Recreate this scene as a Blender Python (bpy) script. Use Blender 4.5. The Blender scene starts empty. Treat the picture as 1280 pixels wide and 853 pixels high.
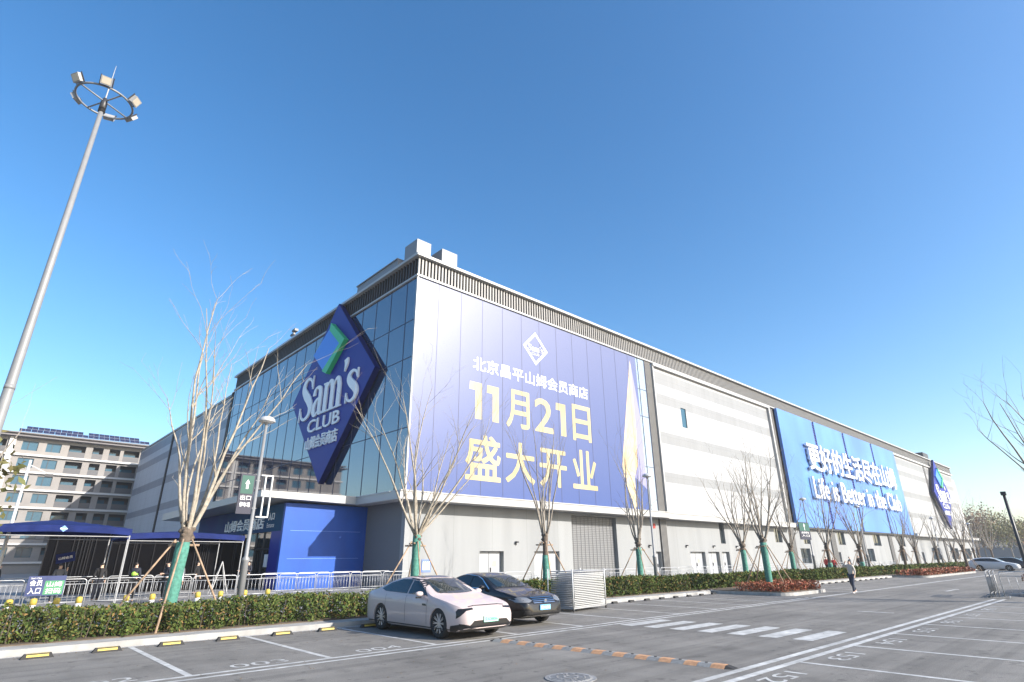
import bpy, bmesh, math, random
import numpy as np
from mathutils import Vector, Matrix
from mathutils.bvhtree import BVHTree
C = bpy.context.scene.collection
scn = bpy.context.scene
PI = math.pi
random.seed(7)
# ------------------------------------------------------------------ camera
FPX, EYE = 697.0, 1.9
def setup_camera():
    cx, cy = 640.0, 426.5
    n = np.array([-0.0085, 1.0, -272.0 / FPX]); n /= np.linalg.norm(n)
    vr = np.array([1450 - cx, -(691.5 - cy), -FPX])
    U = vr - np.dot(vr, n) * n; U /= np.linalg.norm(U)
    V = np.cross(n, U)
    R = np.array([U, V, n])
    cd = bpy.data.cameras.new('camera'); cam = bpy.data.objects.new('camera', cd); C.objects.link(cam)
    m = Matrix([list(map(float, R[i])) + [0.0] for i in range(3)] + [[0, 0, 0, 1]])
    m.translation = (0, 0, EYE)
    cam.matrix_world = m
    cd.sensor_width = 36.0; cd.lens = 36.0 * FPX / 1280.0
    cd.clip_start = 0.1; cd.clip_end = 3000
    scn.camera = cam
setup_camera()
# ------------------------------------------------------------------ light
SUN_EL = 25.5
SUNX, SUNY = 0.387, -0.922
w = bpy.data.worlds.new('World'); scn.world = w; w.use_nodes = True
nt = w.node_tree; bg = nt.nodes['Background']
sky = nt.nodes.new('ShaderNodeTexSky'); sky.sky_type = 'NISHITA'; sky.sun_disc = False
sky.sun_elevation = math.radians(SUN_EL); sky.sun_rotation = math.atan2(SUNX, SUNY)
sky.air_density = 1.0; sky.dust_density = 1.4; sky.ozone_density = 1.7; sky.altitude = 50
hs = nt.nodes.new('ShaderNodeHueSaturation'); hs.inputs['Saturation'].default_value = 1.32; hs.inputs['Value'].default_value = 1.2
nt.links.new(sky.outputs[0], hs.inputs['Color']); nt.links.new(hs.outputs[0], bg.inputs[0]); bg.inputs[1].default_value = 0.125
sd = bpy.data.lights.new('sun', 'SUN'); sd.energy = 5.0; sd.angle = math.radians(0.5); sd.color = (1.0, 0.94, 0.87)
so = bpy.data.objects.new('sun', sd); C.objects.link(so)
tosun = Vector((SUNX * math.cos(math.radians(SUN_EL)), SUNY * math.cos(math.radians(SUN_EL)), math.sin(math.radians(SUN_EL))))
so.rotation_euler = tosun.to_track_quat('Z', 'Y').to_euler(); so.location = (30, -40, 40)
scn.view_settings.view_transform = 'Standard'; scn.view_settings.look = 'None'
scn.view_settings.exposure = 0.86; scn.view_settings.gamma = 1
scn.view_settings.use_curve_mapping = False
# ------------------------------------------------------------------ materials
MATS = {}
def mat(name, col, rough=0.6, metal=0.0, noise=0.0, nscale=5.0, coat=0.0, spec=0.5, bump=0.0, bscale=40.0, col2=None, detail=6.0):
    if name in MATS: return MATS[name]
    m = bpy.data.materials.new(name); m.use_nodes = True; t = m.node_tree; b = t.nodes['Principled BSDF']
    b.inputs['Base Color'].default_value = (*col, 1); b.inputs['Roughness'].default_value = rough
    b.inputs['Metallic'].default_value = metal; b.inputs['Coat Weight'].default_value = coat
    b.inputs['Specular IOR Level'].default_value = spec; b.inputs['Coat Roughness'].default_value = 0.03
    if noise or col2:
        tc = t.nodes.new('ShaderNodeTexCoord'); nz = t.nodes.new('ShaderNodeTexNoise')
        nz.inputs['Scale'].default_value = nscale; nz.inputs['Detail'].default_value = detail
        t.links.new(tc.outputs['Object'], nz.inputs['Vector'])
        cr = t.nodes.new('ShaderNodeValToRGB')
        c2 = col2 if col2 else tuple(c * (1 - noise) for c in col)
        c1 = col if col2 else tuple(min(1, c * (1 + noise)) for c in col)
        cr.color_ramp.elements[0].position = 0.32; cr.color_ramp.elements[1].position = 0.68
        cr.color_ramp.elements[0].color = (*c2, 1); cr.color_ramp.elements[1].color = (*c1, 1)
        t.links.new(nz.outputs['Fac'], cr.inputs[0]); t.links.new(cr.outputs[0], b.inputs['Base Color'])
    if bump:
        tc = t.nodes.new('ShaderNodeTexCoord'); nb = t.nodes.new('ShaderNodeTexNoise')
        nb.inputs['Scale'].default_value = bscale; nb.inputs['Detail'].default_value = 4
        bp = t.nodes.new('ShaderNodeBump'); bp.inputs['Strength'].default_value = bump; bp.inputs['Distance'].default_value = 0.02
        t.links.new(tc.outputs['Object'], nb.inputs['Vector']); t.links.new(nb.outputs['Fac'], bp.inputs['Height'])
        t.links.new(bp.outputs[0], b.inputs['Normal'])
    MATS[name] = m; return m
def nodes_of(m): return m.node_tree, m.node_tree.nodes, m.node_tree.links
def asphalt_mat():
    m = mat('asphalt', (0.12, 0.12, 0.118), 0.85, bump=0.35, bscale=120)
    t, n, l = nodes_of(m); b = n['Principled BSDF']; tc = n.new('ShaderNodeTexCoord')
    def noise(sc, vec=None, det=8, ro=0.6):
        z = n.new('ShaderNodeTexNoise'); z.inputs['Scale'].default_value = sc; z.inputs['Detail'].default_value = det; z.inputs['Roughness'].default_value = ro
        l.new(vec or tc.outputs['Object'], z.inputs['Vector']); return z.outputs['Fac']
    mp = n.new('ShaderNodeMapping'); mp.inputs['Scale'].default_value = (0.05, 0.9, 1); l.new(tc.outputs['Object'], mp.inputs['Vector'])
    mp2 = n.new('ShaderNodeMapping'); mp2.inputs['Scale'].default_value = (0.9, 0.1, 1); l.new(tc.outputs['Object'], mp2.inputs['Vector'])
    a = noise(0.35); g = noise(55, det=3); s = noise(1.6, mp.outputs[0], 5); s2 = noise(1.3, mp2.outputs[0], 6)
    def ramp(src, p0, p1, v0, v1):
        r = n.new('ShaderNodeMapRange'); r.inputs[1].default_value = p0; r.inputs[2].default_value = p1; r.inputs[3].default_value = v0; r.inputs[4].default_value = v1
        l.new(src, r.inputs[0]); return r.outputs[0]
    def mul(x, y):
        q = n.new('ShaderNodeMath'); q.operation = 'MULTIPLY'; l.new(x, q.inputs[0]); l.new(y, q.inputs[1]); return q.outputs[0]
    v = mul(mul(ramp(a, .35, .65, .82, 1.14), ramp(g, .3, .7, .62, 1.38)), mul(ramp(s, .35, .65, .88, 1.1), ramp(s2, .35, .7, 1.06, .86)))
    st = noise(0.9, det=3); v = mul(v, ramp(st, .56, .68, 1.0, .76)); st2 = noise(3.1, det=2); v = mul(v, ramp(st2, .62, .68, 1.0, .66))
    mp3 = n.new('ShaderNodeMapping'); mp3.inputs['Scale'].default_value = (0.03, 2.2, 1); l.new(tc.outputs['Object'], mp3.inputs['Vector'])
    v = mul(v, ramp(noise(1.0, mp3.outputs[0], 3), .50, .64, 1.0, .78))
    vo = n.new('ShaderNodeTexVoronoi'); vo.feature = 'DISTANCE_TO_EDGE'; vo.inputs['Scale'].default_value = 0.16; vo.inputs['Randomness'].default_value = 1
    wn = n.new('ShaderNodeTexNoise'); wn.inputs['Scale'].default_value = 1.2; wn.inputs['Detail'].default_value = 5; l.new(tc.outputs['Object'], wn.inputs['Vector'])
    vm = n.new('ShaderNodeVectorMath'); vm.operation = 'SCALE'; vm.inputs['Scale'].default_value = 1.3; l.new(wn.outputs['Color'], vm.inputs[0])
    va = n.new('ShaderNodeVectorMath'); va.operation = 'ADD'; l.new(tc.outputs['Object'], va.inputs[0]); l.new(vm.outputs[0], va.inputs[1]); l.new(va.outputs[0], vo.inputs['Vector'])
    v = mul(v, ramp(vo.outputs['Distance'], .0, .0028, .66, 1.0))
    mx = n.new('ShaderNodeVectorMath'); mx.operation = 'SCALE'; mx.inputs[0].default_value = (0.180, 0.170, 0.153); l.new(v, mx.inputs['Scale'])
    l.new(mx.outputs[0], b.inputs['Base Color']); return m
def tile_mat(name, c1, c2, cm, sx, sy, mortar=0.02, rough=0.75, axis='XY', off=0.0):
    m = mat(name, c1, rough); t, n, l = nodes_of(m); b = n['Principled BSDF']; tc = n.new('ShaderNodeTexCoord')
    sp = n.new('ShaderNodeSeparateXYZ'); cb = n.new('ShaderNodeCombineXYZ'); l.new(tc.outputs['Object'], sp.inputs[0])
    l.new(sp.outputs[axis[0]], cb.inputs[0]); l.new(sp.outputs[axis[1]], cb.inputs[1])
    br = n.new('ShaderNodeTexBrick'); br.offset = off; br.inputs['Scale'].default_value = 1
    br.inputs['Brick Width'].default_value = sx; br.inputs['Row Height'].default_value = sy; br.inputs['Mortar Size'].default_value = mortar
    br.inputs['Color1'].default_value = (*c1, 1); br.inputs['Color2'].default_value = (*c2, 1); br.inputs['Mortar'].default_value = (*cm, 1)
    l.new(cb.outputs[0], br.inputs['Vector']); l.new(br.outputs['Color'], b.inputs['Base Color']); return m
def stripe_panel_mat(name, light, dark, joint_axis, jw, rough=0.5):
    """metal wall panels: horizontal courses in two greys, fine vertical joints"""
    m = mat(name, light, rough); t, n, l = nodes_of(m); b = n['Principled BSDF']; tc = n.new('ShaderNodeTexCoord')
    sp = n.new('ShaderNodeSeparateXYZ'); l.new(tc.outputs['Object'], sp.inputs[0])
    mr = n.new('ShaderNodeMapRange'); mr.inputs[1].default_value = 6.0; mr.inputs[2].default_value = 24.0; l.new(sp.outputs['Z'], mr.inputs[0])
    cr = n.new('ShaderNodeValToRGB'); cr.color_ramp.interpolation = 'CONSTANT'; e = cr.color_ramp.elements
    e[0].position = 0; e[0].color = (*light, 1); e[1].position = (9.3 - 6) / 18; e[1].color = (*dark, 1)
    for z, c in ((10.3, light), (13.4, dark), (14.7, light), (17.87, dark), (19.06, light), (20.15, dark), (21.67, light)):
        k = e.new((z - 6) / 18); k.color = (*c, 1)
    l.new(mr.outputs[0], cr.inputs[0])
    cb = n.new('ShaderNodeCombineXYZ'); l.new(sp.outputs[joint_axis], cb.inputs[0]); l.new(sp.outputs['Z'], cb.inputs[1])
    br = n.new('ShaderNodeTexBrick'); br.offset = 0.0; br.inputs['Scale'].default_value = 1; br.inputs['Brick Width'].default_value = jw
    br.inputs['Row Height'].default_value = 1.1; br.inputs['Mortar Size'].default_value = 0.012
    br.inputs['Color1'].default_value = (1, 1, 1, 1); br.inputs['Color2'].default_value = (.96, .96, .96, 1); br.inputs['Mortar'].default_value = (.72, .72, .72, 1)
    l.new(cb.outputs[0], br.inputs['Vector'])
    mx = n.new('ShaderNodeMix'); mx.data_type = 'RGBA'; mx.blend_type = 'MULTIPLY'; mx.inputs[0].default_value = 1
    l.new(cr.outputs[0], mx.inputs[6]); l.new(br.outputs['Color'], mx.inputs[7]); l.new(mx.outputs[2], b.inputs['Base Color']); return m
def poster_mat():
    """glossy printed film: violet blue, deeper towards the ground"""
    m = mat('poster_film', (0.1, 0.12, 0.5), 0.42); t, n, l = nodes_of(m); b = n['Principled BSDF']; tc = n.new('ShaderNodeTexCoord')
    sp = n.new('ShaderNodeSeparateXYZ'); l.new(tc.outputs['Object'], sp.inputs[0])
    mr = n.new('ShaderNodeMapRange'); mr.inputs[1].default_value = 6.0; mr.inputs[2].default_value = 22.0; l.new(sp.outputs['Z'], mr.inputs[0])
    cr = n.new('ShaderNodeValToRGB'); e = cr.color_ramp.elements
    e[0].color = (0.022, 0.055, 0.20, 1); e[1].color = (0.075, 0.095, 0.21, 1); l.new(mr.outputs[0], cr.inputs[0])
    l.new(cr.outputs[0], b.inputs['Base Color']); b.inputs['Roughness'].default_value = 0.42
    b.inputs['Coat Weight'].default_value = 0.55; b.inputs['Coat Roughness'].default_value = 0.42; b.inputs['Coat IOR'].default_value = 1.5; b.inputs['Specular IOR Level'].default_value = 0.25
    return m
def glass_mat(name, col, refl=0.06):
    m = mat(name, col, 0.04, metal=0.0, spec=1.0, coat=0.0); b = m.node_tree.nodes['Principled BSDF']
    b.inputs['IOR'].default_value = 2.3; b.inputs['Roughness'].default_value = refl
    return m
def bark_mat(name, c1, c2):
    return mat(name, c1, 0.9, col2=c2, nscale=9, bump=0.5, bscale=30)
M_asph = asphalt_mat()
M_white = mat('white_metal', (0.5, 0.5, 0.49), 0.4)
M_line = mat('road_paint', (0.56, 0.56, 0.54), 0.7, col2=(0.34, 0.34, 0.325), nscale=5, detail=12)
M_steel = mat('brushed_steel', (0.55, 0.56, 0.58), 0.3, metal=0.75)
M_galv = mat('galvanised_steel', (0.30, 0.305, 0.31), 0.55, metal=0.2, noise=0.12, nscale=3)
M_greypole = mat('grey_pole_paint', (0.20, 0.205, 0.21), 0.45, noise=0.05)
M_darkmet = mat('dark_metal', (0.035, 0.036, 0.04), 0.45)
M_black = mat('black_rubber', (0.02, 0.02, 0.02), 0.8)
M_conc = mat('kerb_concrete', (0.33, 0.325, 0.31), 0.9, noise=0.15, nscale=2.5, bump=0.3, bscale=60)
M_paving = tile_mat('plaza_paving', (0.28, 0.27, 0.26), (0.24, 0.235, 0.23), (0.2, 0.2, 0.19), 0.6, 0.3, 0.008)
M_lower = tile_mat('lower_wall_render', (0.238, 0.248, 0.25), (0.224, 0.234, 0.238), (0.15, 0.155, 0.155), 3.6, 5.6, 0.012, 0.7, 'XZ')
M_panelR = stripe_panel_mat('striped_wall_panels', (0.325, 0.333, 0.338), (0.215, 0.223, 0.228), 'X', 1.2)
M_panelL = stripe_panel_mat('striped_side_panels', (0.42, 0.44, 0.48), (0.20, 0.22, 0.265), 'Y', 1.2)
M_louv = mat('louvre_grey', (0.21, 0.205, 0.195), 0.5)
M_louvback = mat('louvre_shadow_gap', (0.025, 0.022, 0.02), 0.7)
M_trim = mat('white_trim', (0.37, 0.37, 0.36), 0.4)
M_glassL = glass_mat('facade_glass', (0.022, 0.036, 0.07), 0.03); M_glassL.node_tree.nodes['Principled BSDF'].inputs['IOR'].default_value = 1.85
M_glassR = glass_mat('facade_glass_pale', (0.20, 0.27, 0.33), 0.2)
M_win = glass_mat('window_glass', (0.02, 0.03, 0.035), 0.03)
M_navy = mat('sign_navy', (0.008, 0.022, 0.24), 0.5, spec=0.25)
M_navyedge = mat('sign_edge_navy', (0.006, 0.012, 0.10), 0.5, spec=0.2)
M_entblue = mat('entrance_blue', (0.008, 0.07, 0.34), 0.5, spec=0.3, noise=0.06, nscale=0.8)
M_letter = mat('letter_white', (0.80, 0.80, 0.80), 0.45)
M_letpost = mat('poster_lettering_white', (0.48, 0.49, 0.52), 0.5)
M_letgold = mat('letter_cream', (0.33, 0.27, 0.12), 0.45, col2=(0.40, 0.35, 0.20), nscale=0.35)
M_green = mat('logo_green', (0.03, 0.45, 0.16), 0.4)
M_lblue = mat('logo_blue', (0.03, 0.20, 0.70), 0.4)
M_ban = mat('slogan_blue', (0.055, 0.15, 0.46), 0.45, col2=(0.09, 0.24, 0.55), nscale=0.09, detail=2)
M_banslat = mat('slogan_gap_navy', (0.008, 0.02, 0.16), 0.6)
M_gold = mat('ribbon_gold', (0.50, 0.38, 0.20), 0.4, col2=(0.56, 0.45, 0.30), nscale=0.6)
M_mauve = mat('ribbon_mauve', (0.22, 0.22, 0.42), 0.4)
M_seam = mat('facade_seam', (0.03, 0.035, 0.08), 0.5)
M_yellow = mat('safety_yellow', (0.46, 0.35, 0.06), 0.6, noise=0.12, nscale=20)
M_orange = mat('faded_orange_rubber', (0.46, 0.25, 0.13), 0.8, noise=0.2, nscale=14)
M_greyrub = mat('grey_rubber', (0.22, 0.22, 0.21), 0.8, noise=0.2, nscale=14)
M_bark = bark_mat('branch_bark', (0.29, 0.26, 0.22), (0.17, 0.15, 0.125)); M_barkp = bark_mat('pale_branch_bark', (0.38, 0.34, 0.275), (0.24, 0.21, 0.165))
M_barkd = bark_mat('dark_trunk_bark', (0.13, 0.10, 0.075), (0.07, 0.055, 0.04))
M_wrap = mat('green_trunk_wrap', (0.06, 0.20, 0.155), 0.8, noise=0.25, nscale=12, bump=0.6, bscale=25)
M_stake = mat('stake_wood', (0.30, 0.21, 0.14), 0.85, noise=0.25, nscale=6)
M_leafA = mat('hedge_leaf_mid', (0.055, 0.075, 0.024), 0.85, spec=0.12, col2=(0.13, 0.15, 0.04), nscale=1.6)
M_leafred = mat('shrub_leaf_red', (0.26, 0.055, 0.02), 0.6, col2=(0.14, 0.06, 0.02), nscale=1.2)
M_leafdry = mat('far_brush', (0.20, 0.16, 0.08), 0.8, col2=(0.10, 0.11, 0.04), nscale=0.35)
M_soil = mat('planting_soil', (0.10, 0.075, 0.05), 0.95, noise=0.3, nscale=4)
M_tent = mat('tent_blue', (0.008, 0.018, 0.10), 0.8, spec=0.2, noise=0.15, nscale=1.5)
M_skin = mat('skin', (0.55, 0.36, 0.26), 0.5)
M_hair = mat('hair_black', (0.02, 0.017, 0.015), 0.5)
M_tealsign = mat('entrance_fascia_teal', (0.004, 0.07, 0.14), 0.7, col2=(0.004, 0.018, 0.11), nscale=0.15, spec=.12)
M_apt = mat('apartment_render', (0.235, 0.22, 0.205), 0.85, noise=0.08, nscale=0.5)
M_apw = mat('apartment_white_band', (0.52, 0.51, 0.49), 0.8)
M_apdark = mat('apartment_recess', (0.05, 0.045, 0.04), 0.8)
M_solar = tile_mat('solar_cells', (0.02, 0.025, 0.06), (0.025, 0.03, 0.07), (0.25, 0.26, 0.3), 0.86, 0.8, 0.02, 0.2, 'XY')
M_aptglass = glass_mat('apartment_glass', (0.035, 0.095, 0.14), 0.08); M_aptglass.node_tree.nodes['Principled BSDF'].inputs['IOR'].default_value = 1.45; M_aptglass.node_tree.nodes['Principled BSDF'].inputs['Specular IOR Level'].default_value = .4
M_roof = mat('roof_membrane', (0.4, 0.4, 0.4), 0.9)
def add_streaks(m, amt=.10, sc=(0.7, 0.7, 0.05)):
    t, n, l = nodes_of(m); b = n['Principled BSDF']; src = b.inputs['Base Color'].links[0].from_socket
    tc = n.new('ShaderNodeTexCoord'); mp = n.new('ShaderNodeMapping'); mp.inputs['Scale'].default_value = sc; l.new(tc.outputs['Object'], mp.inputs['Vector'])
    z = n.new('ShaderNodeTexNoise'); z.inputs['Scale'].default_value = 1.0; z.inputs['Detail'].default_value = 7; l.new(mp.outputs[0], z.inputs['Vector'])
    r = n.new('ShaderNodeMapRange'); r.inputs[1].default_value = .35; r.inputs[2].default_value = .7; r.inputs[3].default_value = 1 + amt*.4; r.inputs[4].default_value = 1 - amt; l.new(z.outputs['Fac'], r.inputs[0])
    v = n.new('ShaderNodeVectorMath'); v.operation = 'SCALE'; l.new(src, v.inputs[0]); l.new(r.outputs[0], v.inputs['Scale']); l.new(v.outputs[0], b.inputs['Base Color'])
for m_ in (M_panelR, M_panelL): add_streaks(m_, .09)
add_streaks(M_lower, .13); add_streaks(M_ban, .10, (.5, .5, .1)); add_streaks(M_entblue, .15, (.9, .9, .3)); add_streaks(M_line, .25, (1.1, 1.1, 1)); add_streaks(M_conc, .25, (1.2, 3, 1)); add_streaks(M_tent, .2, (2, 2, 2))
# ------------------------------------------------------------------ mesh helpers
class MB:
    def __init__(s): s.v = []; s.f = []
    def add(s, vs, fs):
        o = len(s.v); s.v += [tuple(v) for v in vs]; s.f += [tuple(i + o for i in f) for f in fs]; return s
    def box(s, x0, x1, y0, y1, z0, z1):
        return s.add([(x0,y0,z0),(x1,y0,z0),(x1,y1,z0),(x0,y1,z0),(x0,y0,z1),(x1,y0,z1),(x1,y1,z1),(x0,y1,z1)],
                     [(3,2,1,0),(4,5,6,7),(0,1,5,4),(1,2,6,5),(2,3,7,6),(3,0,4,7)])
    def quad(s, a, b, c, d): return s.add([a, b, c, d], [(0, 1, 2, 3)])
    def tube(s, pts, rad, n=8, cap=True):
        pts = [Vector(p) for p in pts]; k = len(pts)
        if not hasattr(rad, '__len__'): rad = [rad] * k
        o = len(s.v); up = None
        for i, p in enumerate(pts):
            d = (pts[min(i + 1, k - 1)] - pts[max(i - 1, 0)]).normalized()
            if up is None: up = Vector((1, 0, 0)) if abs(d.x) < .9 else Vector((0, 1, 0))
            a = (up - d * up.dot(d)).normalized(); up = a; b = d.cross(a)
            for j in range(n):
                t = 2 * PI * j / n; q = p + (a * math.cos(t) + b * math.sin(t)) * rad[i]; s.v.append(tuple(q))
        for i in range(k - 1):
            for j in range(n):
                s.f.append((o + i*n + j, o + i*n + (j+1) % n, o + (i+1)*n + (j+1) % n, o + (i+1)*n + j))
        if cap:
            s.f.append(tuple(o + j for j in range(n - 1, -1, -1))); s.f.append(tuple(o + (k-1)*n + j for j in range(n)))
        return s
    def lathe(s, prof, cx, cy, n=20, z0=0):
        o = len(s.v)
        for r, z in prof:
            for j in range(n): s.v.append((cx + r * math.cos(2*PI*j/n), cy + r * math.sin(2*PI*j/n), z0 + z))
        for i in range(len(prof) - 1):
            for j in range(n): s.f.append((o+i*n+j, o+i*n+(j+1) % n, o+(i+1)*n+(j+1) % n, o+(i+1)*n+j))
        s.f.append(tuple(o + j for j in range(n - 1, -1, -1))); s.f.append(tuple(o + (len(prof)-1)*n + j for j in range(n)))
        return s
    def prism(s, poly, origin, ax, ay, depth):
        """2-D polygon in plane (ax, ay) thickened along ax x ay by depth"""
        ax, ay = Vector(ax), Vector(ay); az = ax.cross(ay); og = Vector(origin); k = len(poly)
        vs = [og + ax*p[0] + ay*p[1] for p in poly] + [og + ax*p[0] + ay*p[1] + az*depth for p in poly]
        fs = [tuple(range(k-1, -1, -1)), tuple(range(k, 2*k))] + [(i, (i+1) % k, k + (i+1) % k, k + i) for i in range(k)]
        return s.add(vs, fs)
    def mesh(s, name, m=None, smooth=False):
        me = bpy.data.meshes.new(name); me.from_pydata(s.v, [], s.f); me.update()
        if m: me.materials.append(m)
        if smooth:
            for p in me.polygons: p.use_smooth = True
        return me
    def build(s, name, m, parent=None, smooth=False, loc=None):
        o = bpy.data.objects.new(name, s.mesh(name, m, smooth)); C.objects.link(o)
        if parent: o.parent = parent
        if loc: o.location = loc
        return o
def tag(o, label, cat, group=None, kind=None):
    if label: o['label'] = label
    if cat: o['category'] = cat
    if group: o['group'] = group
    if kind: o['kind'] = kind
    return o
def struct(o): o['kind'] = 'structure'; return o
def thing(name, label, cat, loc=(0, 0, 0), rz=0, group=None):
    o = bpy.data.objects.new(name, None); C.objects.link(o); o.empty_display_size = .2
    o.location = loc; o.rotation_euler = (0, 0, rz); return tag(o, label, cat, group)
def dup(root, loc=None, rz=None, label=None, group=None, sc=None):
    def cp(o, par):
        c = o.copy(); C.objects.link(c); c.parent = par
        for ch in o.children: cp(ch, c)
        return c
    r = cp(root, None)
    if loc is not None: r.location = loc
    if rz is not None: r.rotation_euler = (0, 0, rz)
    if sc: r.scale = sc
    if label: r['label'] = label
    if group: r['group'] = group
    return r
GLYPH = {}
def text_mesh(body):
    if body in GLYPH: return GLYPH[body]
    c = bpy.data.curves.new('lettering', 'FONT'); c.body = body; c.size = 1; c.resolution_u = 3
    o = bpy.data.objects.new('lettering', c); C.objects.link(o); bpy.context.view_layer.update()
    me = bpy.data.meshes.new_from_object(o.evaluated_get(bpy.context.evaluated_depsgraph_get()))
    bpy.data.objects.remove(o); bpy.data.curves.remove(c)
    bm = bmesh.new(); bm.from_mesh(me); bpy.data.meshes.remove(me)
    bmesh.ops.remove_doubles(bm, verts=bm.verts, dist=1e-4); bm.verts.ensure_lookup_table()
    vs = [(v.co.x, v.co.y) for v in bm.verts]; fs = [tuple(v.index for v in f.verts) for f in bm.faces]
    # outline edges as drawn by the faces that own them
    ed = [(l.vert.index, l.link_loop_next.vert.index) for f in bm.faces for l in f.loops if len(l.edge.link_faces) == 1]
    x0 = min(v[0] for v in vs); x1 = max(v[0] for v in vs); y0 = min(v[1] for v in vs); y1 = max(v[1] for v in vs)
    up = sum(f.normal.z for f in bm.faces) >= 0; bm.free()
    vs = [((v[0]-x0)/(x1-x0), (v[1]-y0)/(y1-y0)) for v in vs]
    if not up: fs = [f[::-1] for f in fs]; ed = [(b, a) for a, b in ed]
    GLYPH[body] = (vs, fs, ed); return GLYPH[body]
def text(body, origin, ax, ay, w, h, m, parent=None, depth=0.05, bold=0.0, name='lettering', fit=True, rows=None):
    """lettering lying in the plane (ax, ay), lower left corner at origin, fitted to w x h; bold thickens the strokes"""
    ax = Vector(ax).normalized(); ay = Vector(ay).normalized(); az = ax.cross(ay); og = Vector(origin)
    vs, fs, ed = text_mesh(body); mb = MB(); q = bold * h
    shifts = [(0, 0)]
    if bold: shifts += [(math.cos(PI*k/4)*q, math.sin(PI*k/4)*q) for k in range(8)]
    ww, hh = w - 2*q, h - 2*q
    for i, (sx, sy) in enumerate(shifts):
        dz = depth + (i * .0012 if depth > 0 else 0)
        pt = [og + ax*(q + sx + v[0]*ww) + ay*(q + sy + v[1]*hh) for v in vs]; n = len(mb.v)
        mb.v += [tuple(p + az*dz) for p in pt]; mb.f += [tuple(n + k for k in f) for f in fs]
        if depth > .02:
            n2 = len(mb.v); mb.v += [tuple(p) for p in pt]; mb.f += [(n + b_, n + a_, n2 + a_, n2 + b_) for a_, b_ in ed]
    return mb.build(name, m, parent)
def ribbon(mb, pts, og, ax, ay, sx, sy, depth, k=0):
    """a pen stroke of varying width: pts = (x, y, width)"""
    P = []
    for i in range(len(pts) - 1):
        p0 = pts[max(i-1, 0)]; p1 = pts[i]; p2 = pts[i+1]; p3 = pts[min(i+2, len(pts)-1)]
        for j in range(5):
            t = j/5; P.append([.5*((2*b) + (c-a)*t + (2*a-5*b+4*c-d)*t*t + (3*b-a-3*c+d)*t**3) for a, b, c, d in zip(p0, p1, p2, p3)])
    P.append(list(pts[-1])); L = []; Rr = []
    for i, p in enumerate(P):
        a = P[max(i-1, 0)]; b = P[min(i+1, len(P)-1)]; dx, dy = b[0]-a[0], b[1]-a[1]; l = math.hypot(dx, dy) or 1; w_ = max(p[2], .01)/2
        L.append((p[0] - dy/l*w_, p[1] + dx/l*w_)); Rr.append((p[0] + dy/l*w_, p[1] - dx/l*w_))
    n = len(L); ax, ay = Vector(ax), Vector(ay); az = ax.cross(ay); og = Vector(og)
    F = lambda q, z: tuple(og + ax*q[0]*sx + ay*q[1]*sy + az*z)
    vs = [F(q, depth) for q in L] + [F(q, depth) for q in Rr] + [F(q, 0) for q in L] + [F(q, 0) for q in Rr]; fs = []
    for i in range(n-1):
        fs += [(n+i, n+i+1, i+1, i), (i, i+1, 2*n+i+1, 2*n+i), (n+i+1, n+i, 3*n+i, 3*n+i+1)]
    fs += [(0, 2*n, 3*n, n), (n-1, 2*n-1, 4*n-1, 3*n-1)]
    mb.add(vs, fs)
def serif_word(og, ax, ay, w, h, m, parent, depth):
    S_ = [(.48,.74,.03),(.44,.88,.05),(.30,.97,.07),(.15,.90,.12),(.12,.75,.16),(.24,.59,.20),(.40,.43,.20),(.49,.26,.16),(.44,.09,.10),(.28,.02,.07),(.13,.08,.05),(.06,.25,.03)]
    st = [S_, [(.505,.68,.035),(.505,1.0,.035)], [(.03,0,.035),(.03,.33,.035)],
          [(.63,.48,.12),(.65,.60,.08),(.75,.655,.06),(.86,.60,.12),(.89,.48,.13),(.89,.12,.13),(.93,.03,.08),(1.0,.06,.03)],
          [(.88,.40,.03),(.75,.35,.08),(.65,.22,.13),(.67,.08,.12),(.75,.02,.07),(.87,.11,.03)]]
    for k, x in enumerate((1.12, 1.38, 1.64)):
        st.append([(x, .01, .13), (x, .3, .13), (x, .66 if k == 0 else .5, .13)]); st.append([(x-.12, .018, .036), (x+.12, .018, .036)])
    st.append([(1.02, .645, .036), (1.16, .645, .036)])
    for x in (1.12, 1.38): st.append([(x+.03, .5, .03), (x+.12, .63, .06), (x+.21, .63, .11), (x+.26, .48, .13)])
    st.append([(1.82, .99, .13), (1.84, .88, .11), (1.79, .72, .02)])
    st.append([(1.94 + (p[0]-.05)*.78, p[1]*.665, p[2]*.85) for p in S_]); st += [[(2.30,.45,.03),(2.30,.66,.03)], [(1.93,0,.03),(1.93,.22,.03)]]
    mb = MB()
    for i, q in enumerate(st): ribbon(mb, q, og, ax, ay, w/2.32, h, depth + i*.0015)
    return mb.build('lettering', m, parent)
RX, RZ = (1, 0, 0), (0, 0, 1)      # wall facing -Y
LX = (0, -1, 0)                    # wall facing -X, text runs towards -Y
def wall_holes(mb, u0, u1, z0, z1, holes, put):
    """grid decomposition of a wall rectangle around rectangular holes; put(u0,u1,z0,z1)"""
    us = sorted({u0, u1} | {h[0] for h in holes} | {h[1] for h in holes})
    zs = sorted({z0, z1} | {h[2] for h in holes} | {h[3] for h in holes})
    us = [u for u in us if u0 <= u <= u1]; zs = [z for z in zs if z0 <= z <= z1]
    for i in range(len(us) - 1):
        run = None
        for j in range(len(zs) - 1):
            cu, cz = (us[i]+us[i+1])/2, (zs[j]+zs[j+1])/2
            hole = any(h[0] < cu < h[1] and h[2] < cz < h[3] for h in holes)
            if not hole:
                if run is None: run = [zs[j], zs[j+1]]
                else: run[1] = zs[j+1]
            elif run: put(us[i], us[i+1], *run); run = None
        if run: put(us[i], us[i+1], *run)
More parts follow.
